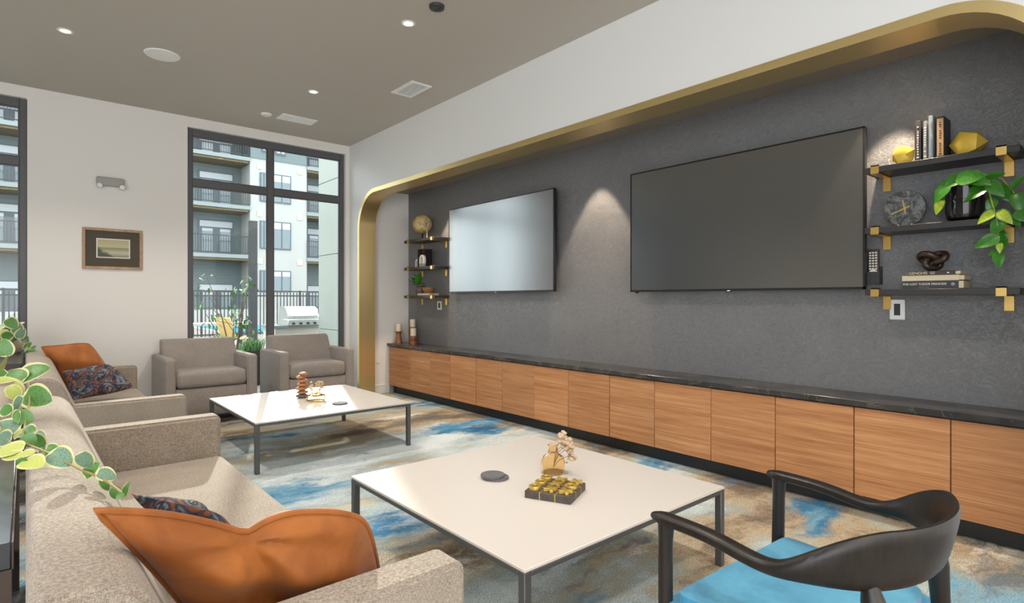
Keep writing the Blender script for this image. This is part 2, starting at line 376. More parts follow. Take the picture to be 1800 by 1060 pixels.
def text(body, size, parent, mtx, m, name='lettering', ext=.0006, bold=.0):
    cu = bpy.data.curves.new(name, 'FONT'); cu.body = body; cu.size = size; cu.extrude = ext; cu.offset = bold; cu.align_x = 'CENTER'; cu.align_y = 'CENTER'
    o = bpy.data.objects.new(name, cu); C.objects.link(o); bpy.context.view_layer.update()
    me = bpy.data.meshes.new_from_object(o.evaluated_get(bpy.context.evaluated_depsgraph_get())); bpy.data.objects.remove(o)
    me.materials.clear(); me.materials.append(m); o = bpy.data.objects.new(name, me); C.objects.link(o); o.parent = parent; o.matrix_local = mtx; return o

# ---------------------------------------------------------------- room shell
YW, XW, XT, ZC = 7.33, 3.36, 4.16, 3.39
XL, YB = -4.2, -3.2
struct('floor', MB().box((XL,YB,-.1),(4.4,7.53,0)), M['carpet'])
struct('ceiling', MB().box((XL,YB,ZC),(XW,7.53,ZC+.12)), M['ceil'])
W1 = (-3.9, .012, .03, 3.275); W2 = (1.405, 3.305, .03, 3.275)
b = MB()
for x0, x1 in ((XL, W1[0]), (W1[1], W2[0]), (W2[1], 4.4)): b.box((x0,YW,0),(x1,YW+.2,3.6))
for w in (W1, W2):
    b.box((w[0],YW,w[3]),(w[1],YW+.2,3.6)); b.box((w[0],YW,-.1),(w[1],YW+.2,w[2]))
struct('wall_back', b, M['wall'])
def arch(y0, y1, zt, r, n=14):
    p = [(y0, 0)]
    for k in range(n+1): a = pi - pi/2*k/n; p.append((y0+r+r*cos(a), zt-r+r*sin(a)))
    for k in range(n+1): a = pi/2 - pi/2*k/n; p.append((y1-r+r*cos(a), zt-r+r*sin(a)))
    return p + [(y1, 0)]
AO = arch(.26, 7.07, 2.714, .48); AI = arch(.312, 7.018, 2.662, .43)
struct('wall_right', MB().prism([(YB,0)]+AO+[(YW,0),(YW,3.6),(YB,3.6)], 0, XW, XW+.2), M['wall_w'])
def trim(outer, inner, x0, x1, m):
    b = MB(); t = b.bm
    V = [[t.verts.new((x, p[0], p[1])) for p in pth] for pth, x in ((outer,x0),(inner,x0),(inner,x1),(outer,x1))]
    for q in range(4):
        A, B = V[q], V[(q+1) % 4]
        for k in range(len(A)-1): f = t.faces.new((A[k], A[k+1], B[k+1], B[k])); f.smooth = True
    bmesh.ops.recalc_face_normals(t, faces=t.faces); return b
struct('trim_1', trim(AO, AI, XW-.006, 3.585, M), M['gold'])
struct('wall_niche', MB().box((XT,.1,0),(XT+.2,7.2,2.9)), M['paper'])
struct('wall_niche_far', MB().box((XW+.2,7.12,0),(XT,7.3,2.9)), M['wall'])
struct('wall_niche_near', MB().box((XW+.2,.05,0),(XT,.2,2.9)), M['wall'])
struct('ceiling_niche', MB().box((XW+.2,.05,2.80),(XT+.2,7.3,2.95)), M['soffit'])
struct('wall_front', MB().box((XL,YB-.2,0),(XW,YB,3.6)), M['wall'])
struct('wall_left', MB().box((XL-.2,.6,0),(XL,7.53,3.6)), M['ceil'])
def base(name, a, bb):
    b = MB().box(a, bb)
    return struct(name, b, M['white_p'])
base('baseboard_back', (W1[1]+.02,YW-.014,0), (W2[0]-.02,YW,.12))
base('baseboard_left', (XL,YW-.014,0), (W1[0]-.02,YW,.12))
b = MB().box((3.58,7.106,0),(3.845,7.12,.125)).box((3.58,7.102,.108),(3.845,7.12,.118)); struct('baseboard_niche', b, M['wall_w'])
base('baseboard_right', (XW-.012,7.08,0), (XW,YW,.12))
base('trim_2', (W1[0],YW+.001,.0), (W1[1],YW+.05,.03)); base('trim_3', (W2[0],YW+.001,.0), (W2[1],YW+.05,.03))

def window(name, w, mull, zt0, zt1):
    x0, x1, z0, z1 = w; y0, y1 = YW+.05, YW+.12; fw = .058
    e = bpy.data.objects.new(name, None); C.objects.link(e); e.location = ((x0+x1)/2, YW, z0); e['kind'] = 'structure'
    def bar(n, a, b_):
        o = obj(n, MB().box(a, b_, .004, 1), M['frame_w'], e, True); return o
    bar('window_frame', (x0,y0,z0), (x0+fw,y1,z1)); bar('window_frame', (x1-fw,y0,z0), (x1,y1,z1))
    bar('window_frame', (x0+fw,y0,z1-.085), (x1-fw,y1,z1)); bar('window_frame', (x0+fw,y0,z0), (x1-fw,y1,z0+.09))
    bar('mullion', (mull-.037,y0,z0+.09), (mull+.037,y1,z1-.085))
    for a, c in ((x0+fw, mull-.037), (mull+.037, x1-fw)):
        bar('transom', (a,y0,zt0), (c,y1,zt1))
        for p, q in ((z0+.09, zt0), (zt1, z1-.085)):
            obj('pane', MB().box((a,y0+.03,p), (c,y0+.036,q)), M['glass'], e, True)
            g = MB(); d = .012
            g.box((a,y0+.015,p),(a+d,y0+.03,q)).box((c-d,y0+.015,p),(c,y0+.03,q)).box((a+d,y0+.015,p),(c-d,y0+.03,p+d)).box((a+d,y0+.015,q-d),(c-d,y0+.03,q))
            obj('glazing_bead', g, M['frame_w'], e, True)
    return e
window('window_1', W1, -1.95, 2.615, 2.70); window('window_2', W2, 2.337, 2.61, 2.695)

# ---------------------------------------------------------------- cabinets along the feature wall
DY = [7.081,6.52,6.02,5.585,5.08,4.62,4.125,3.655,3.168,2.708,2.211,1.739,1.263,.787,.31]
where = ['at the far end of the row, under the three candles', 'second from the far end, under the far shelves', 'third from the far end, under the smaller television',
         'in the middle of the row, fourth from the far end', 'under the far half of the large television', 'under the near half of the large television, behind the dark armchair', 'nearest the camera, under the shelves with the gold ornaments']
for i in range(7):
    y1, ym, y0 = DY[2*i], DY[2*i+1], DY[2*i+2]
    t = thing('wall_cabinet', 'low two-door walnut cabinet '+where[i], 'cabinet', (3.98,(y0+y1)/2,0), 0, 'walnut cabinets along the dark wall')
    obj('body', MB().box((3.853,y0+.001,.11),(4.155,y1-.001,.65)), M['black'], t, True)
    pj = .004 if i % 2 else 0
    for a, c in ((ym, y1), (y0, ym)):
        obj('door', MB().box((3.83-pj,a+.0025,.112),(3.852,c-.0025,.642), .0015, 1), M['walnut'], t, True, )
    obj('plinth', MB().box((3.91,y0+.0005,0),(4.15,y1-.0005,.11)), M['plinth'], t, True)
    if i == 0: obj('filler_panel', MB().box((3.85,7.083,0),(3.9,7.104,.645)), M['grey_p'], t, True)
    if i == 6: obj('filler_panel', MB().box((3.85,.205,0),(3.9,.308,.645)), M['black'], t, True)
tag(obj('countertop', MB().box((3.81,.205,.652),(4.158,7.112,.69), .003, 1), M['counter']), 'long black stone countertop over the row of walnut cabinets', 'countertop')

# ---------------------------------------------------------------- televisions
def tv(name, y0, y1, z0, z1, label):
    t = thing('television', label, 'television', (4.12,(y0+y1)/2,z0), 0)
    obj('casing', MB().box((4.062,y0,z0),(4.10,y1,z1), .004, 1), M['bezel'], t, True)
    obj('screen', MB().box((4.0595,y0+.012,z0+.016),(4.063,y1-.012,z1-.012)), M['screen'], t, True)
    obj('wall_mount', MB().box((4.10,(y0+y1)/2-.3,z0+.3),(4.158,(y0+y1)/2+.3,z1-.3)), M['black'], t, True)
    f = MB()
    for a, c, d, e in ((y0,y1,z0,z0+.016),(y0,y1,z1-.012,z1),(y0,y0+.012,z0,z1),(y1-.012,y1,z0,z1)): f.box((4.0575,a,d),(4.062,c,e))
    obj('bezel', f, M['bezel'], t, True)
    obj('logo_tab', MB().box((4.058,(y0+y1)/2-.022,z0-.008),(4.066,(y0+y1)/2+.022,z0+.006)), M['bezel'], t, True)
    obj('logo', MB().box((4.0565,(y0+y1)/2-.013,z0-.003),(4.0582,(y0+y1)/2+.013,z0+.004)), M['white_p'], t, True)
    obj('sensor_foot', MB().box((4.065,y1-.075,z0-.012),(4.08,y1-.045,z0)), M['bezel'], t, True)
    return t
tv('tv', 4.075, 5.955, 1.380, 2.43, 'wall television with a blue-grey sheen, the smaller-looking one by the far shelves')
tv('tv', 1.275, 3.12, 1.364, 2.405, 'largest black wall television between the two sets of shelves, nearer one')

# ---------------------------------------------------------------- wall shelves
def shelf(y0, y1, zt, label, by, group):
    t = thing('wall_shelf', label, 'shelf', (4.06,(y0+y1)/2,zt-.036), 0, group)
    obj('board', MB().box((3.93,y0,zt-.036),(4.158,y1,zt), .002, 1), M['black'], t, True)
    for y in by:
        k = MB().box((4.150,y-.022,zt-.125),(4.159,y+.022,zt-.0365), .001, 1).cyl((0,0,0), .005, .004, 10, mx=Matrix.Translation((4.151,y,zt-.108)) @ Matrix.Rotation(-pi/2, 4, 'Y'))
        k.box((3.927,y-.022,zt-.0435),(4.152,y+.022,zt-.0365)).box((3.9215,y-.022,zt-.0435),(3.929,y+.022,zt+.008)).box((3.9215,y-.022,zt+.0005),(3.955,y+.022,zt+.008))
        obj('bracket', k, M['brass'], t, True)
    return t
for zt, w in ((2.108,'top'),(1.738,'middle'),(1.36,'lowest')):
    shelf(.515, 1.236, zt, 'black wall shelf on brass brackets, %s of the near set right of the large television' % w, (1.18,.59), 'near black shelves')
    shelf(6.09, 6.845, zt-.01, 'black wall shelf on brass brackets, %s of the far set beside the smaller television' % w, (6.735,6.15), 'far black shelves')
ZT, ZM, ZL = 2.108, 1.738, 1.36
FT, FM, FL = 2.098, 1.728, 1.35

# items, near shelves ---------------------------------------------------
def gem(name, loc, sc, rot, label):
    t = bmesh.new(); bmesh.ops.create_icosphere(t, subdivisions=1, radius=1)
    bmesh.ops.transform(t, matrix=Matrix.Diagonal((*sc,1)) @ Matrix.Rotation(rot[0],4,'X') @ Matrix.Rotation(rot[1],4,'Y') @ Matrix.Rotation(rot[2],4,'Z'), verts=t.verts)
    zmin = min(v.co.z for v in t.verts); bmesh.ops.translate(t, vec=(0,0,-zmin), verts=t.verts)
    b = MB().add(t); o = obj(name, b, M['gem'], loc=loc); return tag(o, label, 'ornament', 'gold faceted ornaments')
gem('faceted_ornament', (3.995,1.05,ZT), (.055,.066,.066), (.3,.5,.4), 'smaller gold faceted ornament left of the upright books on the top shelf')
gem('faceted_ornament', (4.03,.748,ZT), (.07,.088,.08), (.5,.3,.9), 'larger gold faceted ornament right of the upright books on the top shelf')
def upright(y0, y1, z1, x0, cover, label, spine=None, letter=None, n=0, lc='gilt'):
    t = thing('book', label, 'book', (4.05,(y0+y1)/2,ZT), 0, 'upright books on the near top shelf')
    obj('cover', MB().box((x0,y0,ZT),(x0+.004,y1,z1), .0015,1).box((x0,y0,ZT),(x0+.15,y0+.003,z1)).box((x0,y1-.003,ZT),(x0+.15,y1,z1)), M[cover], t, True)
    obj('pages', MB().box((x0+.004,y0+.003,ZT+.003),(x0+.146,y1-.003,z1-.004)), M['pages'], t, True)
    if spine: obj('spine_panel', MB().box((x0-.0012,y0+.002,ZT+.012),(x0+.0005,y1-.002,z1-.012)), M[spine], t, True)
    return t, x0
bks = [(.955,.985,2.345,'bk1',None,'dark brown upright book at the left end of the four on the top shelf'),
       (.925,.944,2.335,'bk2',None,'thin grey upright book, second of the four on the top shelf'),
       (.897,.919,2.36,'bk3',None,'tallest upright book, pale blue-grey, on the top shelf'),
       (.846,.880,2.345,'bk4','bktan','charcoal upright book with a tan spine beside the larger gold ornament')]
for y0, y1, z1, cv, sp, lab in bks:
    t, x0 = upright(y0, y1, z1, 3.965, cv, lab, sp)
    ym = (y0+y1)/2; k = MB(); rnd = random.Random(int(y0*1000)); z = z1-.03
    while z > ZT+.035:
        h = rnd.uniform(.006,.013)
        if rnd.random() < .78: k.box((x0-.0022,ym-rnd.uniform(.003,.0055),z-h),(x0-.001,ym+rnd.uniform(.003,.0055),z-h*.35))
        z -= h+.003
    k.box((x0-.0022,ym-.006,ZT+.018),(x0-.001,ym+.006,ZT+.026))
    o = obj('spine_lettering', k, M['pale' if cv in ('bk1','bk2') else ('black' if sp else 'bk2')], t, True); o['kind'] = 'stuff'
# clock
t = thing('table_clock', 'round dark marble clock with brass hands on the middle shelf', 'clock', (4.05,1.055,ZM), 0)
rot = Matrix.Translation((4.055,1.055,ZM+.114)) @ Matrix.Rotation(R(-8),4,'Y') @ Matrix.Rotation(-pi/2,4,'Y')
obj('face', MB().cyl((0,0,-.012), .107, .03, 48, mx=rot, bev=.002), M['clock'], t, True)
def hand(a, l, tail):   # angle clockwise from 12 seen from the room
    m_ = rot @ Matrix.Rotation(a,4,'Z')
    return MB().box((-tail,-.0028,.0185),(l,.0028,.0205), mx=m_)
obj('minute_hand', hand(R(112),.075,.03), M['brass_b'], t, True); obj('hour_hand', hand(R(8),.055,.03), M['brass_b'], t, True)
obj('hub', MB().cyl((0,0,.018), .006, .004, 12, mx=rot), M['brass_b'], t, True)
for y in (1.09,1.02): obj('foot', MB().cyl((4.045,y,ZM), .004, .016, 8), M['brass'], t, True)
# knot on books
def flatbook(y0, y1, z0, z1, x0, x1, cover, label, pagecol='pages'):
    t = thing('book', label, 'book', ((x0+x1)/2,(y0+y1)/2,z0), 0, 'stacked books under the knot')
    obj('cover', MB().box((x0,y0,z0),(x1,y1,z0+.003)).box((x0,y0,z1-.003),(x1,y1,z1)).box((x0,y0,z0),(x0+.003,y1,z1)), M[cover], t, True)
    obj('pages', MB().box((x0+.003,y0-.022,z0+.0035),(x1-.006,y1-.004,z1-.0035)), M[pagecol], t, True); return t
def spinetext(t, body, size, y, z, x, m):
    l = t.location; mt = Matrix.Translation(Vector((x,y,z))-l) @ Matrix(((0,0,-1,0),(-1,0,0,0),(0,1,0,0),(0,0,0,1)))
    return text(body, size, t, mt, M[m])
t = flatbook(.775,1.043,ZL,ZL+.046,3.945,4.12,'bk4','black hardback at the bottom of the stack, titled The Lost Tudor Princess')
spinetext(t, 'THE LOST TUDOR PRINCESS', .0165, .935, ZL+.027, 3.9445, 'pale'); spinetext(t, 'ALISON WEIR', .008, .935, ZL+.009, 3.9445, 'bk2')
obj('spine_emblem', MB().cyl((0,0,0), .009, .001, 14, mx=Matrix.Translation((3.9443,.80,ZL+.026)) @ Matrix.Rotation(pi/2,4,'Y')), M['bk2'], t, True)
t = flatbook(.772,1.043,ZL+.0465,ZL+.078,3.945,4.12,'pages','cream hardback in the middle of the stack under the knot')
t = flatbook(.79,1.012,ZL+.0785,ZL+.102,3.95,4.11,'bk1','thin dark brown book on top of the stack, lettered Genghis')
spinetext(t, 'GENGHIS', .0215, .965, ZL+.0905, 3.9495, 'gilt'); spinetext(t, 'JOHN', .0095, .895, ZL+.0955, 3.9495, 'gilt'); spinetext(t, 'MAN', .0095, .895, ZL+.0862, 3.9495, 'gilt')
obj('spine_emblem', MB().box((3.9488,.818,ZL+.087),(3.9505,.828,ZL+.094)), M['pale'], t, True)
kp = []
for i in range(90):
    a = 2*pi*i/90
    kp.append((.022*sin(3*a), (sin(a)+2*sin(2*a))*.0235, (cos(a)-2*cos(2*a))*.0165))
zmin = min(p[2] for p in kp)-.0185
kb = MB().tube([(p[0], p[1], p[2]-zmin) for p in kp], .0185, 12, True)
tag(obj('knot_sculpture', kb, M['knot'], loc=(4.0,.905,ZL+.102)), 'dark brown knot sculpture on the stack of books', 'sculpture')
# remote holder & plates
t = thing('wall_remote_holder', 'black wall holder with a patterned remote between the large television and the shelves', 'holder', (4.15,1.245,1.395))
obj('tray', MB().box((4.10,1.205,1.40),(4.106,1.285,1.475)).box((4.152,1.205,1.40),(4.159,1.285,1.51)).box((4.10,1.205,1.395),(4.159,1.285,1.402)).box((4.10,1.205,1.40),(4.159,1.21,1.485)).box((4.10,1.28,1.40),(4.159,1.285,1.485)), M['dark_p'], t, True)
obj('remote_body', MB().box((4.115,1.215,1.405),(4.135,1.275,1.62), .004, 2), M['bk1'], t, True)
k = MB()
for r_ in range(7):
    for c_ in range(3): k.box((4.111,1.223+c_*.017,1.49+r_*.017),(4.116,1.234+c_*.017,1.50+r_*.017))
k2 = MB().box((0,-.016,-.016),(.004,.016,.016), mx=Matrix.Translation((4.112,1.245,1.478)) @ Matrix.Rotation(pi/4,4,'X'))
o = obj('button', k, M['pale'], t, True); o['kind'] = 'stuff'; obj('button_pad', k2, M['pale'], t, True)
def plate(y0, y1, z0, z1, label, slats):
    t = thing('wall_plate', label, 'plate', (4.155,(y0+y1)/2,z0))
    obj('cover_plate', MB().box((4.152,y0,z0),(4.1595,y1,z1), .002, 1), M['white_p'], t, True)
    ym = (y0+y1)/2; zm = (z0+z1)/2; w = (y1-y0)*.2; h = (z1-z0)*.29
    obj('insert', MB().box((4.1505,ym-w,zm-h),(4.153,ym+w,zm+h)), M['dark_p'], t, True)
    k = MB()
    for i in range(slats): zz = zm-h+2*h*(i+.5)/slats; k.box((4.1485,ym-w*.85,zz-.003),(4.1508,ym+w*.85,zz+.003))
    obj('louvre', k, M['black'], t, True)
plate(1.083,1.166,1.172,1.298,'white wall plate with a black grille under the near lowest shelf', 6)
plate(6.262,6.366,1.16,1.275,'white wall plate with a black insert under the far lowest shelf', 4)
t = thing('wall_outlet', 'pale wall outlet low on the niche end wall behind the gold arch', 'outlet', (3.665,7.118,.42))
obj('cover_plate', MB().box((3.632,7.113,.42),(3.702,7.1195,.54), .002, 1), M['wall'], t, True)
for z in (.452,.506): obj('socket', MB().cyl((0,0,0), .016, .003, 14, mx=Matrix.Translation((3.667,7.114,z)) @ Matrix.Rotation(pi/2,4,'X')), M['white_p'], t, True)

# items, far shelves -----------------------------------------------------
t = thing('desk_globe', 'small tan globe with a magnifier on a stand on the far top shelf', 'globe', (4.04,6.53,FT))
obj('sphere', MB().sphere((4.04,6.55,FT+.21), .128, 28, 18), M['globe'], t, True)
obj('base', MB().lathe([(0,0),(.07,0),(.07,.008),(.02,.02),(.012,.03),(.01,.085),(0,.085)], 20, (4.04,6.55,FT)), M['knot'], t, True)
k = MB().tube([(4.0,6.375+.035*cos(a),FT+.19+.035*sin(a)) for a in [2*pi*i/20 for i in range(20)]], .007, 6, True)
k.tube([(4.0,6.375,FT+.155),(4.0,6.375,FT+.006)], .008, 8); k.cyl((4.0,6.375,FT), .028, .008, 14)
obj('magnifier', k, M['pots'] if 'pots' in M else M['pot_w'], t, True)
obj('meridian_ring', MB().tube([(4.04+.133*cos(a),6.55,FT+.21+.133*sin(a)) for a in [2*pi*i/32 for i in range(32)]], .0035, 5, True), M['brass'], t, True)
t = thing('block_sculpture', 'black block sculpture with white arches on the far middle shelf', 'sculpture', (4.03,6.5,FM))
obj('block', MB().box((3.97,6.40,FM),(4.10,6.56,FM+.235), .003, 1), M['pot_k'], t, True)
def archp(yc, x0, x1, z0, r, w, n=10):
    P = [(yc-r, z0)]+[(yc+r*cos(pi-pi*k/n), z0+.06+r*sin(pi-pi*k/n)) for k in range(n+1)]+[(yc+r, z0)]
    Q = [(yc+r-w, z0)]+[(yc+(r-w)*cos(pi*k/n), z0+.06+(r-w)*sin(pi*k/n)) for k in range(n+1)]+[(yc-r+w, z0)]
    return MB().prism(P+Q, 0, x0, x1)
obj('white_arch', archp(6.405,3.935,3.968,FM+.04,.055,.03), M['white_s'], t, True); obj('plinth', MB().box((3.935,6.35,FM),(3.968,6.46,FM+.04)), M['bk2'], t, True)
obj('white_arch', archp(6.62,4.0,4.05,FM,.055,.03), M['white_s'], t, True)
t = thing('book', 'pale grey book lying under the wooden bowl on the far lowest shelf', 'book', (4.02,6.38,FL))
obj('cover', MB().box((3.94,6.235,FL),(4.10,6.52,FL+.004)).box((3.94,6.235,FL+.026),(4.10,6.52,FL+.03)).box((3.94,6.516,FL),(4.10,6.52,FL+.03)), M['bk3'], t, True)
obj('pages', MB().box((3.944,6.24,FL+.0045),(4.095,6.515,FL+.0255)), M['pages'], t, True)
tag(obj('wooden_bowl', MB().lathe([(0,0),(.05,0),(.075,.03),(.082,.06),(.084,.075),(.078,.075),(.07,.04),(.045,.015),(0,.012)], 24), M['bowl'], loc=(4.02,6.36,FL+.03)), 'red-brown turned wooden bowl standing on the grey book', 'bowl')

def leaf_mesh(l, w, fold=.25, curl=.3, rim=True, n=9, point=.0, ex=.75):
    """leaf along +x from the origin, width in y, with inner blade (slot 0) and rim (slot 1)"""
    b = MB(); t = b.bm
    def wid(s): return w*.5*(sin(pi*min(1, s**.8))**ex)*(1-point*s*.6)
    rows = []
    for i in range(n):
        s = i/(n-1); hw = max(wid(s), w*.012); z = -curl*l*s*s
        x = l*s
        rows.append([t.verts.new((x, f*hw, z+abs(f)*hw*fold)) for f in (-1,-.8,0,.8,1)])
    for i in range(n-1):
        for k in range(4):
            f = t.faces.new((rows[i][k], rows[i+1][k], rows[i+1][k+1], rows[i][k+1])); f.smooth = True
            f.material_index = 1 if rim and (k in (0,3) or i in (0,)) else 0
    return b
LEAF = {}
def leaf(kind, size, pos, heading, pitch, roll, parent, rnd, wf=.8):
    key = (kind, wf)
    if key not in LEAF:
        mats = {'v': (M['leaf'], M['rim']), 'y': (M['leaf_y'], M['rim']), 'b': (M['leaf_b'], M['rim']), 'p': (M['pothos'], M['pothos']), 'q': (M['pothos_y'], M['pothos']), 'g': (M['leaf'], M['leaf'])}[kind]
        LEAF[key] = mesh('leaf', leaf_mesh(1, wf, .22, .25, True, 9, .5 if kind in 'pq' else .1), mats)
    o = bpy.data.objects.new('leaf', LEAF[key]); C.objects.link(o); o.parent = parent
    m = Matrix.Rotation(heading,4,'Z') @ Matrix.Rotation(-pitch,4,'Y') @ Matrix.Rotation(roll,4,'X')
    c = Vector(pos) - m.to_3x3() @ Vector((size*.5, 0, 0)) - Vector(parent.location)
    o.matrix_local = Matrix.Translation(c) @ m @ Matrix.Diagonal((size,size,size,1)); return o

t = thing('potted_plant', 'small leafy plant in a brown pot on the far lowest shelf', 'plant', (4.05,6.56,FL))
obj('pot', MB().lathe([(0,0),(.05,0),(.072,.05),(.075,.09),(.055,.125),(.058,.14),(.05,.14),(.045,.12),(0,.115)], 22, (4.05,6.615,FL)), M['pot_br'], t, True)
rnd = random.Random(3)
for (dy, dz, sz, hd, pt) in ((.09,.19,.15,pi*.62,.25),(.03,.16,.1,pi*.75,.2),(-.03,.235,.15,-pi*.55,1.2),(0,.25,.13,pi,1.0),(-.1,.17,.10,-pi*.5,.1),(.06,.225,.11,pi*.6,.7),(-.02,.17,.11,pi,.2),(.12,.21,.12,pi*.55,.5)):
    leaf('p', sz*1.35, (3.99,6.60+dy*1.15,FL+dz), hd, pt, rnd.uniform(-.4,.4), t, rnd, .55)
# candles
def candle(x, y, hh, kind, label):
    t = thing('candle_holder', label, 'candle', (x,y,.69), 0, 'wooden candle holders on the counter')
    if kind: pr = [(0,0),(.05,0),(.05,.012),(.044,.03),(.033,.1),(.036,hh-.025),(.05,hh-.012),(.05,hh),(0,hh)]
    else: pr = [(0,0),(.05,0),(.052,.03),(.045,.045),(.05,.06),(.052,hh-.02),(.05,hh),(0,hh)]
    obj('holder', MB().lathe(pr, 22, (x,y,.69)), M['holder'], t, True)
    obj('wax_candle', MB().cyl((x,y,.69+hh), .039, .105, 24, bev=.003), M['candle'], t, True)
    obj('wick', MB().cyl((x,y,.69+hh+.104), .002, .012, 6), M['black'], t, True)
candle(3.945,7.02,.165,1,'white candle on a flared wooden holder, left of the three')
candle(4.085,6.88,.225,0,'white candle on the tallest wooden holder, at the back of the three')
candle(3.97,6.67,.115,0,'white candle on the shortest wooden holder, at the right front of the three')

tag(obj('white_dish', MB().lathe([(0,0),(.03,0),(.055,.03),(.06,.06),(.056,.06),(.05,.03),(0,.008)], 24), M['white_s'], loc=(4.03,.40,.69)), 'white ceramic dish at the near end of the black stone countertop', 'dish')
# pothos -----------------------------------------------------------------
t = thing('trailing_plant', 'trailing green pothos in a glossy black pot on the near middle shelf', 'plant', (4.035,.765,ZM))
obj('pot', MB().lathe([(0,.004),(.06,.004),(.082,.02),(.09,.06),(.092,.12),(.086,.19),(.09,.2),(.082,.2),(.078,.18),(0,.175)], 30, (4.035,.765,ZM)), M['pot_k'], t, True)
obj('soil', MB().cyl((4.035,.765,ZM+.176), .077, .006, 20), M['soil'], t, True)
PL = [(1654,338,.10,'p',-2.2),(1650,362,.08,'q',-1.9),(1674,318,.11,'p',-2.7),(1704,311,.12,'p',.1),(1712,338,.12,'p',-2.6),(1744,309,.085,'p',.3),(1749,331,.10,'p',-.9),
      (1763,338,.095,'p',-1.1),(1742,360,.075,'p',-1.8),(1734,380,.085,'q',-2.5),(1753,397,.10,'p',-2.0),(1766,380,.085,'q',-.9),(1787,320,.065,'p',1.0),(1790,355,.10,'p',-1.4),
      (1783,387,.07,'p',-.8),(1798,380,.08,'p',-.6),(1735,424,.10,'p',-2.7),(1761,419,.085,'p',-1.3),(1757,435,.05,'q',-1.5),(1755,455,.08,'p',-1.6),(1661,326,.09,'p',-2.4),(1722,318,.09,'p',-.4),(1776,342,.08,'p',-.5),(1745,443,.04,'p',-2.4)]
rnd = random.Random(11)
VIN = []
for (u, v, sz, kd, ang) in PL:
    x = 3.945 - .05*rnd.random() - (.03 if v > 370 else 0); p = atX(u, v, x); sz *= 1.18
    # ang: direction of the tip as seen on the wall (0 = right, pi/2 = up); wall right is -Y
    ax = Vector((-.35, -cos(ang), sin(ang))).normalized(); nrm = Vector((-1, rnd.uniform(-.35,.35), rnd.uniform(.1,.55)))
    yy = nrm.cross(ax).normalized(); zz = ax.cross(yy)
    m = Matrix((ax, yy, zz)).transposed().to_4x4()
    key = (kd, .68)
    if key not in LEAF: LEAF[key] = mesh('leaf', leaf_mesh(1, .68, .22, .25, True, 9, .5), (M['pothos'] if kd == 'p' else M['pothos_y'], M['pothos']))
    o = bpy.data.objects.new('leaf', LEAF[key]); C.objects.link(o); o.parent = t
    o.matrix_local = Matrix.Translation(p-ax*sz*.5-Vector(t.location)) @ m @ Matrix.Diagonal((sz,sz,sz,1))
def vine(pts, r, parent, m='stem', n=24, name='vine'):
    P = [Vector(p) for p in pts]; out = []
    for i in range(len(P)-1):
        p0, p1, p2, p3 = P[max(i-1,0)], P[i], P[i+1], P[min(i+2,len(P)-1)]
        for k in range(6):
            s = k/6; out.append(.5*((2*p1)+(p2-p0)*s+(2*p0-5*p1+4*p2-p3)*s*s+(3*p1-p0-3*p2+p3)*s**3))
    out.append(P[-1]); return obj(name, MB().tube(out, r, 6), M[m], parent, True)
vine([(4.035,.77,ZM+.17), atX(1715,300,4.0), atX(1735,318,3.95), atX(1742,350,3.92), atX(1752,385,3.90), atX(1755,420,3.90), atX(1754,455,3.90)], .003, t, 'pothos_y')
vine([(4.035,.79,ZM+.17), atX(1690,305,4.0), atX(1668,318,3.95), atX(1655,345,3.93)], .003, t, 'pothos_y')
vine([(4.035,.75,ZM+.17), atX(1750,312,3.98), atX(1775,330,3.95), atX(1792,355,3.92), atX(1795,385,3.92)], .003, t, 'pothos_y')

# ---------------------------------------------------------------- lamps and devices on the ceilings
SPOT = []
def downlight(x, y, z, label, energy, cone, grp, lamp=True, r=.045):
    t = thing('recessed_downlight', label, 'downlight', (x,y,z), 0, grp)
    obj('trim_ring', MB().lathe([(r*.8,-.004),(r*1.15,-.004),(r*1.2,0),(r*.8,0)], 24, (x,y,z)), M['wall_w'] if grp[0] == 'c' else M['black'], t, True)
    obj('lens', MB().cyl((x,y,z-.003), r*.8, .002, 20), M['lens'], t, True)
    if lamp:
        l = bpy.data.lights.new('downlight_lamp', 'SPOT'); l.energy = energy; l.spot_size = cone; l.spot_blend = .6 if grp[0] == 'c' else .2; l.color = (1,.90,.78) if grp[0] == 'c' else (1,.80,.58); l.shadow_soft_size = .03
        o = bpy.data.objects.new('downlight_lamp', l); C.objects.link(o); o.location = (0,0,-.012); o.parent = t
CZ = ZC
downlight(.235,5.613,CZ,'recessed downlight in the taupe ceiling left of the round speaker', 75, R(120), 'ceiling downlights')
downlight(2.20,3.769,CZ,'recessed downlight in the taupe ceiling beside the dark dome camera', 75, R(120), 'ceiling downlights')
downlight(2.20,5.632,CZ,'recessed downlight in the taupe ceiling between the two air vents', 75, R(120), 'ceiling downlights')
for y, w in ((1.12,'near, above the gold ornaments'),(3.55,'middle, between the two televisions'),(6.02,'far, above the far shelves')):
    downlight(3.91, y, 2.80, 'small downlight in the niche soffit, '+w, 90, R(60), 'niche soffit downlights', True, .028)
t = thing('ceiling_speaker', 'large round white speaker in the taupe ceiling', 'speaker', (.886,5.623,CZ))
obj('rim', MB().lathe([(.105,-.006),(.128,-.008),(.135,0),(.105,0)], 36, (.886,5.623,CZ)), M['white_p'], t, True)
obj('grille', MB().lathe([(0,-.010),(.06,-.009),(.105,-.005),(.105,0),(0,0)], 36, (.886,5.623,CZ)), M['white_p'], t, True)
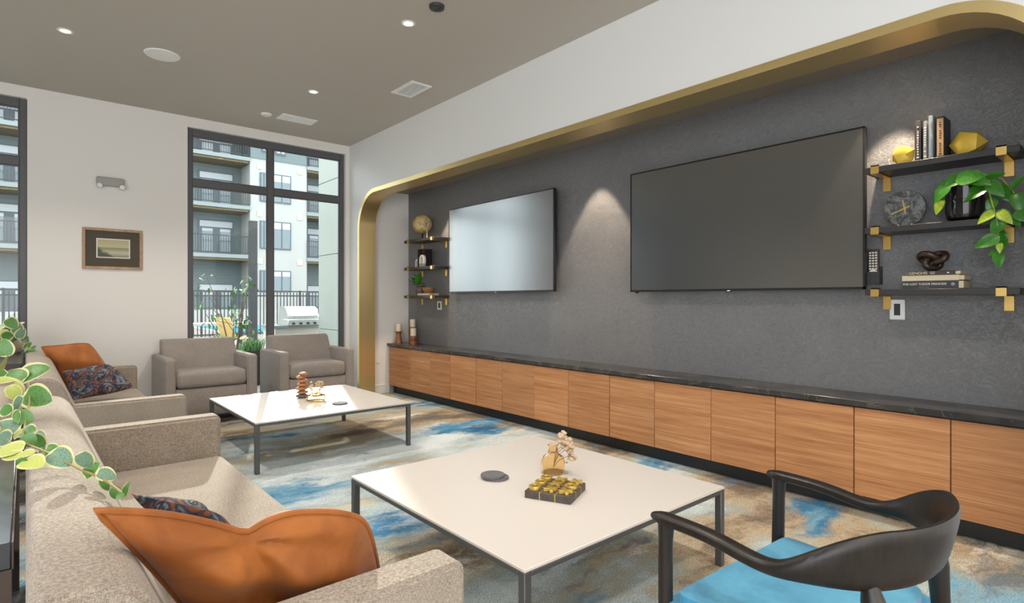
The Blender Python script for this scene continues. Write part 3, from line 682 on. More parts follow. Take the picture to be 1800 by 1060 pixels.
def vent(x0, x1, y0, y1, label, alongx):
    t = thing('ceiling_vent', label, 'vent', ((x0+x1)/2,(y0+y1)/2,CZ), 0, 'white ceiling vents'); f = .035; z = CZ
    b = MB().box((x0,y0,z-.008),(x1,y0+f,z)).box((x0,y1-f,z-.008),(x1,y1,z)).box((x0,y0+f,z-.008),(x0+f,y1-f,z)).box((x1-f,y0+f,z-.008),(x1,y1-f,z))
    obj('frame', b, M['white_p'], t, True)
    obj('backing', MB().box((x0+f,y0+f,z-.002),(x1-f,y1-f,z)), M['dark_p'], t, True)
    n = 7
    for i in range(n):
        if alongx: yy = y0+f+(y1-y0-2*f)*(i+.5)/n; bx = ((x0+f,yy-.008,z-.007),(x1-f,yy+.006,z-.003))
        else: xx = x0+f+(x1-x0-2*f)*(i+.5)/n; bx = ((xx-.008,y0+f,z-.007),(xx+.006,y1-f,z-.003))
        obj('slat', MB().box(*bx), M['white_p'], t, True)
vent(2.19,2.59,6.505,6.725,'white rectangular vent in the ceiling near the windows', True)
vent(2.795,3.025,4.73,5.13,'white louvred vent in the ceiling beside the white right wall', False)
tag(obj('smoke_detector', MB().lathe([(0,-.02),(.045,-.02),(.055,-.012),(.06,0),(0,0)], 26), M['white_p'], loc=(2.06,6.652,CZ)), 'small flat white detector in the ceiling beside the window vent', 'detector')
t = thing('dome_camera', 'small dark dome on the ceiling at the top edge of the view', 'camera', (2.223,3.411,CZ))
obj('base', MB().lathe([(0,-.02),(.052,-.02),(.055,0),(0,0)], 26, (2.223,3.411,CZ)), M['dark_p'], t, True)
obj('dome', MB().lathe([(0,-.034),(.025,-.031),(.042,-.02),(0,-.02)], 22, (2.223,3.411,CZ)), M['black'], t, True)

# picture, emergency light ----------------------------------------------
t = thing('framed_picture', 'small framed landscape print with a dark mount on the back wall', 'picture', (.704,YW-.012,1.617))
x0, x1, z0, z1 = .441, .967, 1.617, 2.046; f = .028
obj('frame', MB().box((x0,YW-.024,z0),(x0+f,YW-.001,z1),.003,1).box((x1-f,YW-.024,z0),(x1,YW-.001,z1),.003,1).box((x0+f,YW-.024,z0),(x1-f,YW-.001,z0+f),.003,1).box((x0+f,YW-.024,z1-f),(x1-f,YW-.001,z1),.003,1), M['pframe'], t, True)
obj('mount', MB().box((x0+f,YW-.010,z0+f),(x1-f,YW-.002,z1-f)), M['pmat'], t, True)
px0, px1, pz0, pz1 = .560, .855, 1.735, 1.94
obj('border', MB().box((px0,YW-.012,pz0),(px1,YW-.009,pz1)), M['white_s'], t, True)
obj('print', MB().box((px0+.011,YW-.0135,pz0+.011),(px1-.011,YW-.0115,pz1-.011)), M['pprint'], t, True)
t = thing('emergency_light', 'grey twin-head emergency light high on the back wall', 'lamp', (.68,YW-.03,2.49))
obj('housing', MB().box((.56,YW-.055,2.492),(.80,YW-.001,2.582), .012, 3), M['grey_p'], t, True)
for x in (.585,.775):
    h = obj('lamp_head', MB().sphere((x,YW-.055,2.487), .03, 16, 10), M['chrome'], t, True)
    obj('lens', MB().cyl((0,0,0), .022, .01, 16, mx=Matrix.Translation((x,YW-.08,2.484)) @ Matrix.Rotation(pi/2,4,'X')), M['white_p'], h, True)

# ---------------------------------------------------------------- sofas and armchairs (local: x = back to front, y = length)
def rounded_poly(P, rads, n=5):
    out = []; m = len(P)
    for i, p in enumerate(P):
        r = rads[i]
        if r <= 0: out.append(p); continue
        a = Vector(P[i-1])-Vector(p); c = Vector(P[(i+1) % m])-Vector(p); p = Vector(p)
        r = min(r, a.length*.49, c.length*.49); s = p+a.normalized()*r; e = p+c.normalized()*r
        for k in range(n+1):
            q = k/n; out.append(tuple((s*(1-q)**2+p*2*q*(1-q)+e*q*q)))
    return out
def seat_group(t, L, D, zb, zs, za, zk, at_, m, slope, kd):
    # back
    P = [(0,zb),(0,zk),(kd*.75,zk),(kd+slope,zs+.02),(kd+slope,zb)]
    yi0, yi1 = (0, L) if slope < .13 else (at_-.03, L-at_+.03)
    obj('back', MB().prism(rounded_poly(P,[0,.03,.09,0,0]), 1, yi0, yi1, bev=.011, seg=3), m, t)
    obj('base', MB().box((.02,at_+.001,zb),(D-.012,L-at_-.001,zs-.17), .012, 2), m, t)
    obj('seat_cushion', MB().box((kd*.9,at_+.003,zs-.165),(D+.005,L-at_-.003,zs), .045, 4), m, t)
    A = [(0.004,zb-.005),(0.004,za),(D-.005,za),(D-.005,zb-.005)]
    for y0 in (0, L-at_):
        obj('arm', MB().prism(rounded_poly(A,[0,.015,.032,0]), 1, y0, y0+at_, bev=.014, seg=3), m, t)
    for x in (.07, D-.09):
        for y in (.06, L-.06):
            obj('leg', MB().box((x-.016,y-.016,0),(x+.016,y+.016,zb+.02), .003, 1), M['steel'], t)
LS = 2.34
for y0, lab, L in ((1.09,'beige fabric sofa nearest the camera, with the large orange pillow', 2.34),(4.15,'beige fabric sofa farther back, against the windows end, with the orange and paisley pillows', 2.27)):
    t = thing('sofa', lab, 'sofa', (0.0,y0,0), 0, 'beige sofas along the consoles')
    seat_group(t, L, .80, .07, .475, .68, .85, .115, M['fabric'], .10, .19)
for x0, lab in ((1.04,'grey fabric armchair on the left, in front of the window edge'),(2.165,'grey fabric armchair on the right, beside the gold arch')):
    t = thing('armchair', lab, 'armchair', (x0,7.25,0), -pi/2, 'grey armchairs by the window')
    seat_group(t, .882, .75, .115, .555, .70, .86, .105, M['fabric_g'], .131, .15)

# pillows ----------------------------------------------------------------
def pillow(name, c, thick, m, label, chop=0, pipe=None, group=None, rc=(0,.12,.12,.06), seed=1, pinch=.06):
    TL, TR, BR, BL = [Vector(x) for x in c]; ctr = (TL+TR+BR+BL)/4
    n = ((TR-BL).cross(TL-BR)).normalized()
    rnd = random.Random(seed); ph = [rnd.uniform(0,6.28) for _ in range(8)]
    def pos(u, v, side):
        e = 1-(2*u-1)**2; g = 1-(2*v-1)**2
        uu = u + (u-.5)*-pinch*2*g*0 ; p = (TL*(1-u)+TR*u)*(1-v)+(BL*(1-u)+BR*u)*v
        p = p + (ctr-p)*(pinch*(e+g)*(1-abs(e-g))*0 + pinch*max(abs(2*u-1), abs(2*v-1))*(e if abs(2*v-1) > abs(2*u-1) else g))
        a_, b_ = 2*u-1, 2*v-1
        ci = (0 if b_ < 0 else 3) if a_ < 0 else (1 if b_ < 0 else 2)
        p = p + (ctr-p)*rc[ci]*(abs(a_)*abs(b_))**3
        if chop: p = p + (BL-TL)*chop*(.75*math.exp(-((u-.41)/.17)**2)+.25*math.exp(-((u-.41)/.06)**2))*(1-v)**2.0
        h = (max(e,0)**.55)*(max(g,0)**.55)
        w = (.022 if chop else .013)*(sin(9*u+ph[0]+4*v)+sin(13*v+ph[1]-5*u)+.7*sin(21*u+7*v+ph[2]))*h
        if chop: 
            an = math.atan2(v-.06, u-.41); rr_ = math.hypot(u-.41, (v-.06)*.8)
            w += .020*sin(6.5*an+1.1)*math.exp(-(rr_/.30)**2)*min(1, rr_/.12)**2*min(1, h*2.2) + .012*sin(16*u+3*v)*math.exp(-(v/.25)**2)*min(1, h*3)
            h *= 1-.35*math.exp(-((u-.42)/.09)**2)*(1-v)**1.2
        return p + n*side*(thick*.5*h + w*.5)
    t = thing(name, label, 'pillow', tuple((BL+BR)/2), 0, group)
    b = MB(); N_ = 48
    for sd_ in (1,-1): b.grid(lambda u, v: pos(u,v,sd_), N_, N_)
    bmesh.ops.remove_doubles(b.bm, verts=b.bm.verts, dist=.0008); bmesh.ops.recalc_face_normals(b.bm, faces=b.bm.faces)
    obj('cushion', b, m, t, True)
    if pipe:
        k = 26; pr = [(i/k,0) for i in range(k)]+[(1,i/k) for i in range(k)]+[(1-i/k,1) for i in range(k)]+[(0,1-i/k) for i in range(k)]
        obj('piping', MB().tube([pos(u,v,0) for u,v in pr], .0078, 8, True), m, t, True)
    return t
pillow('throw_pillow', [(.105,1.28,.91),(.64,1.29,.785),(.755,1.42,.50),(.34,1.42,.485)], .17, M['orange'], 'large orange velvet pillow with piping and a dented top on the near sofa', .13, True, 'orange pillows', seed=2, pinch=.035, rc=(-.02,.15,.12,.05))
pillow('throw_pillow', [(.10,5.95,.915),(.42,6.08,.935),(.60,6.05,.60),(.26,5.93,.52)], .17, M['orange'], 'plump orange pillow at the far end of the farther sofa', 0, True, 'orange pillows', seed=5, pinch=.04)
pillow('throw_pillow', [(.215,5.66,.735),(.53,5.74,.775),(.70,5.58,.565),(.27,5.48,.52)], .11, M['paisley'], 'navy and rust paisley pillow in front of the orange one on the farther sofa', 0, None, 'paisley pillows', seed=6, pinch=.03)
pillow('throw_pillow', [(.225,1.90,.755),(.38,1.72,.725),(.54,1.70,.49),(.43,1.92,.485)], .10, M['paisley'], 'navy and rust paisley pillow peeking from behind the large orange pillow', 0, None, 'paisley pillows', seed=9, pinch=.03)

# ---------------------------------------------------------------- coffee tables
def coffee(x0, x1, y0, y1, label):
    t = thing('coffee_table', label, 'table', ((x0+x1)/2,(y0+y1)/2,0), 0, 'low square coffee tables')
    z = .385
    obj('tabletop', MB().box((x0,y0,z-.012),(x1,y1,z), .002, 1), M['tabletop'], t, True)
    w = .034; h = .02
    for a, c in (((x0,y0),(x1,y0+w)),((x0,y1-w),(x1,y1))): obj('rail', MB().box((a[0]+w,a[1],z-.012-h),(c[0]-w,c[1],z-.0125), .002, 1), M['steel'], t, True)
    for a, c in (((x0,y0),(x0+w,y1)),((x1-w,y0),(x1,y1))): obj('rail', MB().box((a[0],a[1]+w,z-.012-h),(c[0],c[1]-w,z-.0125), .002, 1), M['steel'], t, True)
    for x in (x0, x1-w):
        for y in (y0, y1-w): obj('leg', MB().box((x,y,0),(x+w,y+w,z-.0125), .003, 1), M['steel'], t, True)
coffee(1.278,2.592,1.424,2.767,'nearest low square coffee table with the game board on it')
coffee(1.287,2.60,4.41,5.79,'farther low square coffee table in front of the armchairs')
ZTB = .385
def blossoms(b, c, n, r, spread, rnd):
    for _ in range(n):
        p = Vector(c)+Vector((rnd.gauss(0,spread),rnd.gauss(0,spread),rnd.gauss(0,spread)))
        b.sphere(p, r*rnd.uniform(.7,1.3), 7, 5, (1,1,.7))
def vase(x, y, prof, label, stems, r, sp, nb):
    t = thing('glass_vase', label, 'vase', (x,y,ZTB), 0, 'amber vases with dried flowers')
    n = len(prof); inner = [(max(q[0]-.004,0), q[1]+.003) for q in prof[::-1]]; inner[-1] = (0, .006)
    obj('glass_body', MB().lathe([(0,0)]+prof+inner, 30, (x,y,ZTB)), M['amber'], t, True)
    rnd = random.Random(int(x*100))
    for (dx,dy,dz) in stems:
        top = Vector((x+dx,y+dy,ZTB+dz)); st = obj('stem', MB().tube([(x,y,ZTB+.03),(x+dx*.35,y+dy*.35,ZTB+dz*.7),tuple(top)], .0018, 5), M['stem_d'], t, True)
        b = MB(); blossoms(b, top, nb, r, sp, rnd); f = obj('dried_blossom', b, M['dried'], t, True)
P1 = [(.045,0),(.058,.006),(.0625,.03),(.062,.062),(.052,.088),(.03,.104),(.025,.112),(.024,.138),(.029,.148)]
vase(2.11,2.125,P1,'round amber glass vase with dried flowers on the nearest table', [(.05,-.04,.165),(.055,-.055,.135),(.06,-.075,.10),(.035,-.03,.185),(.06,-.06,.16)], .0105, .0145, 20)
P2 = [(.06,0),(.085,.012),(.09,.032),(.082,.05),(.05,.062),(.037,.075),(.036,.095),(.044,.108)]
vase(1.985,5.02,P2,'squat amber glass vase with dried flowers on the farther table', [(.03,0,.15),(-.03,.01,.145),(.0,-.03,.165),(.045,-.03,.13),(-.045,0,.12)], .010, .012, 9)
t = thing('stacked_stones', 'tower of wooden pebbles stacked on the farther table', 'ornament', (1.95,5.27,ZTB)); z = ZTB
for i, (rr, h, dx, dy) in enumerate([(.058,.035,0,0),(.054,.033,.004,-.003),(.054,.036,-.004,.002),(.05,.036,.003,0),(.05,.035,.006,-.004),(.046,.032,-.008,.006),(.042,.03,.008,-.008)]):
    obj('pebble', MB().sphere((1.95+dx,5.27+dy,z+h/2), rr, 16, 9, (1,.9,h/2/rr*1.08)), M['stonewood'] if i else M['coaster'], t, True); z += h
def coaster(x, y, z, r, label):
    tag(obj('coaster', MB().cyl((0,0,0), r, .011, 30, bev=.002), M['coaster'], loc=(x,y,z)), label, 'coaster', 'round dark coasters')
coaster(1.826,2.247,ZTB,.062,'dark round coaster lowest of the pair on the nearest table')
coaster(1.812,2.262,ZTB+.011,.062,'dark round coaster uppermost of the pair on the nearest table')
coaster(2.085,4.74,ZTB,.065,'single dark round coaster on the farther table')
# noughts and crosses set
L0, F0, Bk = Vector((1.745,1.944,0)), Vector((1.839,1.739,0)), Vector((1.95,2.033,0))
ex = (F0-L0).normalized(); ey = Vector((-ex.y, ex.x, 0)); sd2 = .223; bz = math.atan2(ex.y, ex.x)
t = thing('game_board', 'square grey wood noughts and crosses board on the nearest table', 'board', (L0.x,L0.y,ZTB), bz)
obj('block', MB().box((0,0,0),(sd2,sd2,.034), .002, 1), M['greyoak'], t)
for k in (1,2):
    q = sd2*k/3
    obj('brass_strip', MB().box((q-.0022,-.0008,0),(q+.0022,sd2+.0008,.0347)), M['brass_b'], t); obj('brass_strip', MB().box((-.0008,q-.0022,0),(sd2+.0008,q+.0022,.0347)), M['brass_b'], t)
ring_me = mesh('ring', MB().lathe([(.018,0),(.028,0),(.0285,.004),(.0285,.014),(.0275,.017),(.0185,.017),(.0175,.014),(.018,0)], 26), M['brass_b'])
xb = MB()
for a in (pi/4, -pi/4): xb.box((-.031,-.0075,0),(.031,.0075,.016 if a > 0 else .0158), .001, 1, mx=Matrix.Rotation(a,4,'Z'))
cross_me = mesh('cross', xb, M['brass_b'])
names = [['at the left corner','in the middle of the left row','at the far corner of the left row'],['at the front of the centre row','in the very centre','at the back of the centre row'],['at the front corner','in the middle of the right row','at the far right corner']]
for i, col in enumerate(('OOO','XXX','XOX')):
    for j, ch in enumerate(col):
        p = L0 + ex*sd2*(i+.5)/3 + ey*sd2*(j+.5)/3
        o = obj('ring_piece' if ch == 'O' else 'cross_piece', ring_me if ch == 'O' else cross_me, None, loc=(p.x,p.y,ZTB+.0349)); o.rotation_euler.z = bz+random.uniform(-.25,.25)
        tag(o, 'brass %s game piece %s of the board' % ('ring' if ch == 'O' else 'cross', names[i][j]), 'game piece', 'brass game pieces')

# ---------------------------------------------------------------- dark wooden armchair with the blue seat
t = thing('wooden_armchair', 'dark oak armchair with a curved back and blue velvet seat', 'chair', (1.70,.66,0), R(-3))
HW = .325
def rail(s):
    """s in 0..1 from left front tip round the back to the right front tip; returns centre, half height, half thickness, tilt"""
    La = .36; Rb = HW; arc = pi*Rb*.88; tot = 2*La+arc; d = s*tot
    if d < La: x, y = -Rb, .31-d; n = Vector((-1,0,0))
    elif d > tot-La: x, y = Rb, .31-(tot-d); n = Vector((1,0,0))
    else:
        a = pi+(d-La)/arc*pi; x, y = Rb*cos(a), -.05+Rb*.76*sin(a); n = Vector((cos(a),sin(a),0))
    k = 1-abs(2*s-1); q = max(0, min(1, (k-.40)/.38)); q = q*q*(3-2*q)
    z = .672+.0*k - .022*math.exp(-((k-.42)/.14)**2) + .03*q
    hh = .0155+.062*q; ht = .027-.0125*q
    return Vector((x,y,z)), n, hh, ht, q
b = MB(); tt = b.bm; rings = []; NS = 96; NR = 14
for i in range(NS+1):
    s = i/NS; p, n, hh, ht, q = rail(s); e = min(s, 1-s)
    if e < .015: hh *= .55+.45*e/.015; ht *= .5+.5*e/.015
    up = (Vector((0,0,1))+n*.22*q).normalized()
    rr = []
    for k in range(NR):
        a = 2*pi*k/NR; ca, sa = cos(a), sin(a)
        fx = math.copysign(abs(ca)**.75, ca)*ht; fz = math.copysign(abs(sa)**.75, sa)*hh
        rr.append(tt.verts.new(p+n*fx+up*fz))
    rings.append(rr)
for A, B_ in zip(rings, rings[1:]):
    for k in range(NR):
        f = tt.faces.new((A[k], A[(k+1) % NR], B_[(k+1) % NR], B_[k])); f.smooth = True
tt.faces.new(rings[0]); tt.faces.new(rings[-1]); bmesh.ops.recalc_face_normals(tt, faces=tt.faces)
obj('arm_rail', b, M['dwood'], t)
for sx in (-1,1):
    obj('leg', MB().tube([(sx*.315,.275,0),(sx*.318,.272,.3),(sx*.322,.270,.60),(sx*.322,.268,.665)], [.017,.0215,.0205,.024], 14), M['dwood'], t)
    obj('leg', MB().tube([(sx*.275,-.30,0),(sx*.245,-.262,.25),(sx*.222,-.235,.45),(sx*.213,-.230,.575),(sx*.211,-.224,.605),(sx*.209,-.216,.64)], [.016,.021,.022,.027,.026,.018], 16), M['dwood'], t)
SP = rounded_poly([(-.315,-.22),(-.345,.27),(.345,.27),(.315,-.22)], [.12,.07,.07,.12], 6)
obj('seat', MB().prism(SP, 2, .385, .468, bev=.028, seg=4), M['blue'], t)
sb = MB()
sb.box((-.31,.25,.33),(.31,.285,.385)).box((-.24,-.265,.33),(.24,-.235,.385))
for sx in (-1,1): sb.prism([(sx*.335,.27),(sx*.30,.27),(sx*.225,-.25),(sx*.25,-.255)][::sx], 2, .33, .385)
obj('seat_frame', sb, M['dwood'], t)

# ---------------------------------------------------------------- consoles with trailing plants
def console(y0, y1, label):
    t = thing('console_table', label, 'table', (-.24,(y0+y1)/2,0), 0, 'dark console tables behind the sofas')
    x0, x1, z = -.46, -.021, .82
    obj('tabletop', MB().box((x0,y0,z-.055),(x1,y1,z), .003, 1), M['console'], t, True)
    obj('edge_strip', MB().box((x1,y0,z-.055),(x1+.003,y1,z-.002)), M['console_leg'], t, True)
    obj('shelf', MB().box((x0+.03,y0+.03,.16),(x1-.03,y1-.03,.19)), M['console_leg'], t, True)
    for x in (x0, x1-.05):
        for y in (y0, y1-.05): obj('leg', MB().box((x,y,0),(x+.05,y+.05,z-.055)), M['console_leg'], t, True)
console(1.497,3.40,'dark console table behind the near sofa, with the large trailing plant')
console(5.626,7.10,'dark console table behind the farther sofa, by the left window')
t = thing('trailing_plant', 'variegated trailing plant with large round leaves on the near console', 'plant', (-.125,2.75,.82))
obj('pot', MB().lathe([(0,0),(.07,0),(.105,.035),(.118,.085),(.112,.14),(.095,.175),(.1,.185),(.085,.185),(.08,.165),(0,.16)], 30, (-.125,2.75,.82)), M['pot_w'], t, True)
obj('soil', MB().cyl((-.125,2.75,.98), .08, .004, 18), M['soil'], t, True)
LV = [(54,655,44,'v',.5),(27,660,34,'v',2.6),(63,697,42,'v',-.2),(7,637,30,'y',1.2),(15,682,40,'y',2.),(3,664,26,'v',2),(30,710,26,'b',-2),(42,733,24,'g',-.5),(27,737,28,'v',-2.2),(47,757,27,'v',.3),(10,750,36,'b',2.8),(32,762,18,'y',1),
      (51,774,22,'g',-.8),(66,776,24,'v',-1.0),(14,790,40,'y',3.1),(56,812,36,'y',0),(44,798,24,'y',.4),(40,815,18,'g',-1.5),(105,804,38,'b',-.4),(91,787,16,'v',0),(149,809,28,'b',-1.2),(159,826,26,'v',.9),(187,834,26,'b',-.4),(184,851,22,'v',-1.4),(203,866,18,'g',-1.6),(221,861,21,'v',1.4),(211,871,12,'g',0),(8,612,26,'v',1.6),(20,800,26,'y',2.9),(5,770,30,'b',3.0),(80,793,15,'g',-.2),(24,690,24,'y',-1.4),(70,765,16,'b',-.6),(48,645,16,'y',1.2),(10,720,22,'v',2.4)]
def tfor(v):
    K = [(600,2.35),(640,2.25),(700,1.95),(735,1.75),(760,1.66),(790,1.5),(810,1.43),(850,1.37),(875,1.33)]
    for (a,ta),(c,tc) in zip(K,K[1:]):
        if v <= c: return ta+(tc-ta)*(v-a)/(c-a)
    return K[-1][1]
rgt = Vector((C_,-S_,0)); fwd = Vector((S_,C_,0)); upv = Vector((0,0,1))
rnd = random.Random(21)
def bigleaf(u, v, px, kd, ang, tt_, parent, wf=.88):
    p = at(u, v, tt_); sz = px*tt_/996
    ax = (rgt*cos(ang)+upv*sin(ang)+fwd*rnd.uniform(-.4,.4)).normalized()
    nr = (-fwd+upv*rnd.uniform(.5,1.3)+rgt*rnd.uniform(-.5,.5))
    if kd == 'y': nr = -fwd*.5+upv
    yy = nr.cross(ax).normalized(); zz = ax.cross(yy)
    key = (kd, wf)
    if key not in LEAF:
        mats = {'v': (M['leaf'], M['rim']), 'y': (M['leaf_y'], M['rim']), 'b': (M['leaf_b'], M['rim']), 'g': (M['leaf'], M['leaf'])}[kd]
        LEAF[key] = mesh('leaf', leaf_mesh(1, wf, .15, .18, True, 12, 0, .55), mats)
    o = bpy.data.objects.new('leaf', LEAF[key]); C.objects.link(o); o.parent = parent
    o.matrix_local = Matrix.Translation(p-ax*sz*.5-Vector(parent.location)) @ Matrix((ax,yy,zz)).transposed().to_4x4() @ Matrix.Diagonal((sz,sz,sz,1))
for (u, v, px, kd, ang) in LV: bigleaf(u, v, px*1.25, kd, ang, tfor(v)+rnd.uniform(-.03,.03), t)
vine([(-.1,2.72,.985), at(20,650,2.3), at(45,662,2.2), at(52,700,1.95), at(44,745,1.72), at(42,775,1.58), at(70,790,1.5), at(100,802,1.45), at(135,822,1.42), at(180,842,1.38), at(214,866,1.34)], .003, t)
vine([(-.12,2.7,.985), at(5,760,1.66), at(30,785,1.53), at(60,795,1.5), at(90,803,1.46)], .0026, t)
t = thing('trailing_plant', 'smaller variegated trailing plant in a stone bowl on the far console', 'plant', (-.115,6.75,.82))
obj('pot', MB().lathe([(0,0),(.07,0),(.115,.04),(.125,.09),(.11,.14),(.1,.15),(.09,.14),(0,.12)], 28, (-.115,6.75,.82)), M['pot_w'], t, True)
for (u, v, px, kd) in [(8,572,26,'y'),(20,568,24,'v'),(30,577,24,'b'),(3,585,24,'y'),(36,586,22,'b'),(12,590,22,'v'),(25,592,16,'g'),(44,597,16,'b'),(5,602,30,'b'),(48,608,16,'v'),(40,602,14,'y'),(53,618,15,'v'),(62,624,16,'y'),(50,628,14,'g'),(45,615,13,'b'),(16,578,20,'g'),(34,570,16,'y'),(58,612,12,'b')]:
    bigleaf(u, v, px, kd, rnd.uniform(-1.2,3.6), 4.95+rnd.uniform(-.08,.08)-(.1 if v > 600 else 0), t)
vine([(-.1,6.7,.95), at(30,575,4.95), at(44,598,4.9), at(52,620,4.85), at(60,628,4.8)], .003, t)

# ---------------------------------------------------------------- outdoors
struct('ground', MB().box((-60,7.53,-.2),(80,95,-.04)), M['ground'])
we = struct('wall_exterior', MB().box((3.93,7.54,-.04),(4.18,9.74,4.59)), M['panel_o'])
for z0, z1 in ((-.04,.78),(.79,2.05),(2.06,3.3),(3.31,4.6)):
    for y0, y1 in ((7.54,8.64),(8.65,9.75)): obj('panel', MB().box((3.9,y0,z0),(3.935,y1,z1), .002, 1), M['panel_o'], we)
FY = 36.0
bt = thing('apartment_building', 'four storey apartment block with balconies across the courtyard', 'building', (6,FY,0))
def part(name, b, m, parent=None): return obj(name, b, m, parent or bt, True)
TOPZ = 11.25
part('rear_wall', MB().box((-14,FY+1.6,-.1),(24,FY+9,TOPZ)), M['siding'])
part('stucco_bay', MB().box((10.15,FY-.2,-.1),(13.55,FY+1.6,9.75)), M['stucco'])
part('siding_bay', MB().box((10.15,FY-.25,9.75),(13.55,FY+1.6,TOPZ)), M['siding'])
part('siding_bay', MB().box((1.7,FY-.05,-.1),(4.2,FY+1.6,TOPZ)), M['siding_d'])
part('siding_bay', MB().box((-14,FY-.05,-.1),(-5.5,FY+1.6,TOPZ)), M['siding_d'])
def far_window(x0, x1, z0, z1, y, blind=.3):
    w = part('window', MB().box((x0,y-.06,z0),(x1,y+.02,z1)), M['bframe'])
    xm = (x0+x1)/2
    for a, c in ((x0+.07,xm-.04),(xm+.04,x1-.07)):
        obj('pane', MB().box((a,y-.075,z0+.07),(c,y-.055,z1-.07)), M['bglass'], w, True)
        if blind: obj('blind', MB().box((a,y-.08,z1-.07-(z1-z0)*blind),(c,y-.074,z1-.07)), M['bglass_w'], w, True)
for z0, z1 in ((1.75,3.05),(4.35,6.05),(7.2,8.95)):
    far_window(11.4,12.55,z0,z1,FY-.2,.22); far_window(10.7,11.15,z0,z1,FY-.2,0)
far_window(11.6,12.2,10.15,11.1,FY-.25,.8); far_window(10.8,11.2,10.2,11.1,FY-.25,.8)
for z in (9.3,6.45,3.6):
    for x in (10.55,12.95): part('vent_cover', MB().box((x,FY-.24,z-.16),(x+.3,FY-.2,z+.16)), M['vent_y'])
def balcony(x0, x1, z, y0=FY-.3):
    part('balcony_slab', MB().box((x0,y0,z-.22),(x1,FY+1.6,z)), M['slab'])
    part('deck_soffit', MB().box((x0+.05,y0+.15,z-.34),(x1-.05,FY+1.58,z-.23)), M['deckwood'])
    k = MB().box((x0,y0+.02,z+1.04),(x1,y0+.07,z+1.09)).box((x0,y0+.02,z+.08),(x1,y0+.07,z+.12))
    n = int((x1-x0)/.13)
    for i in range(n+1):
        x = x0+(x1-x0)*i/n; k.box((x-.011,y0+.035,z+.1),(x+.011,y0+.057,z+1.05))
    o = part('railing', k, M['iron']); o['kind'] = 'stuff'
def doorset(x0, z, y, lit):
    w = 1.95; h = 2.15 if z < 9 else 1.45
    d = part('balcony_door', MB().box((x0,y-.05,z),(x0+w,y+.02,z+h)), M['bframe'])
    obj('transom_pane', MB().box((x0+.08,y-.07,z+h-.43),(x0+w-.08,y-.045,z+h-.08)), M['bglass_w'], d, True)
    for a in (x0+.2, x0+w/2+.2):
        obj('pane', MB().box((a,y-.07,z+.25),(a+.58,y-.045,z+h-.53)), M['bglass_w' if lit else 'bglass'], d, True)
        if not lit: obj('blind', MB().box((a,y-.076,z+h-.7),(a+.58,y-.069,z+h-.53)), M['bglass_w'], d, True)
for zi, z in enumerate((3.93,6.83,9.73)):
    balcony(4.2,10.15,z); balcony(-5.5,1.7,z); balcony(13.55,17.0,z)
    for x in (7.75,5.0,-1.6,-4.5,14.2): doorset(x, z, FY+1.6, zi == 2)
for x in (7.75,5.0,-1.6,-4.5,14.2): doorset(x, .1, FY+1.6, False)
part('roof', MB().box((-14.3,FY-.4,TOPZ),(24.3,FY+9.3,TOPZ+.15)), M['slab'])
part('end_pier', MB().box((17.0,FY-.2,-.1),(24,FY+1.6,TOPZ)), M['stucco'])
# fence
fz = thing('metal_fence', 'black metal picket fence round the pool', 'fence', (3,22.5,-.04))
for z in (1.60,1.43,.02): obj('rail', MB().box((-4,22.48,z-.025),(13,22.53,z+.025)), M['iron'], fz, True)
pk = mesh('picket', MB().box((-.016,-.012,0),(.016,.012,1.6)), M['iron']); pw = mesh('post', MB().box((-.035,-.03,0),(.035,.03,1.68)), M['iron'])
x = -4.0; i = 0
while x < 13:
    o = obj('post' if i % 14 == 0 else 'picket', pw if i % 14 == 0 else pk, None, fz); o.location = (x-3, .005, 0); x += .125; i += 1
# pool
pl = thing('swimming_pool', 'blue swimming pool beyond the black fence', 'pool', (7.5,28,-.04))
obj('water', MB().box((6.1,23.3,-.06),(12.0,31,-.02)), M['water'], pl, True)
obj('coping', MB().box((5.8,23.0,-.05),(12.3,23.3,.0)).box((5.8,31,-.05),(12.3,31.3,.0)).box((5.8,23.3,-.05),(6.1,31,.0)).box((12.0,23.3,-.05),(12.3,31,.0)), M['coping'], pl, True)
tag(obj('garden_wall', MB().box((-10,33.2,-.04),(22,33.5,.75)), M['stucco']), 'low pale wall at the foot of the building across the pool', 'wall')
# grill
gt = thing('grill_counter', 'tan outdoor counter under the steel grill', 'counter', (3.78,10.3,-.04))
obj('counter_body', MB().box((3.26,10.05,-.04),(4.3,10.7,.80)), M['coping'], gt, True); obj('counter_top', MB().box((3.22,10.02,.80),(4.32,10.72,.84)), M['slab'], gt, True)
gr = thing('grill', 'stainless steel grill with four knobs on the outdoor counter', 'grill', (3.75,10.2,.84)); gx0, gx1, gy = 3.46, 4.03, 10.0
obj('firebox', MB().box((gx0,gy,.842),(gx1,gy+.55,.945), .006, 1), M['steel_g'], gr, True)
HP = rounded_poly([(gy+.03,.945),(gy+.03,1.0),(gy+.16,1.17),(gy+.5,1.17),(gy+.54,.945)], [0,.03,.08,.08,0], 4)
obj('hood', MB().prism(HP, 0, gx0+.01, gx1-.01, bev=.006), M['steel_g'], gr, True)
obj('handle', MB().tube([(gx0+.06,gy-.02,1.0),(gx1-.06,gy-.02,1.0)], .012, 8), M['chrome'], gr, True)
for i in range(4): obj('knob', MB().cyl((0,0,0), .022, .03, 14, mx=Matrix.Translation((gx0+.09+i*.127,gy-.002,.875)) @ Matrix.Rotation(pi/2,4,'X')), M['dark_p'], gr, True)
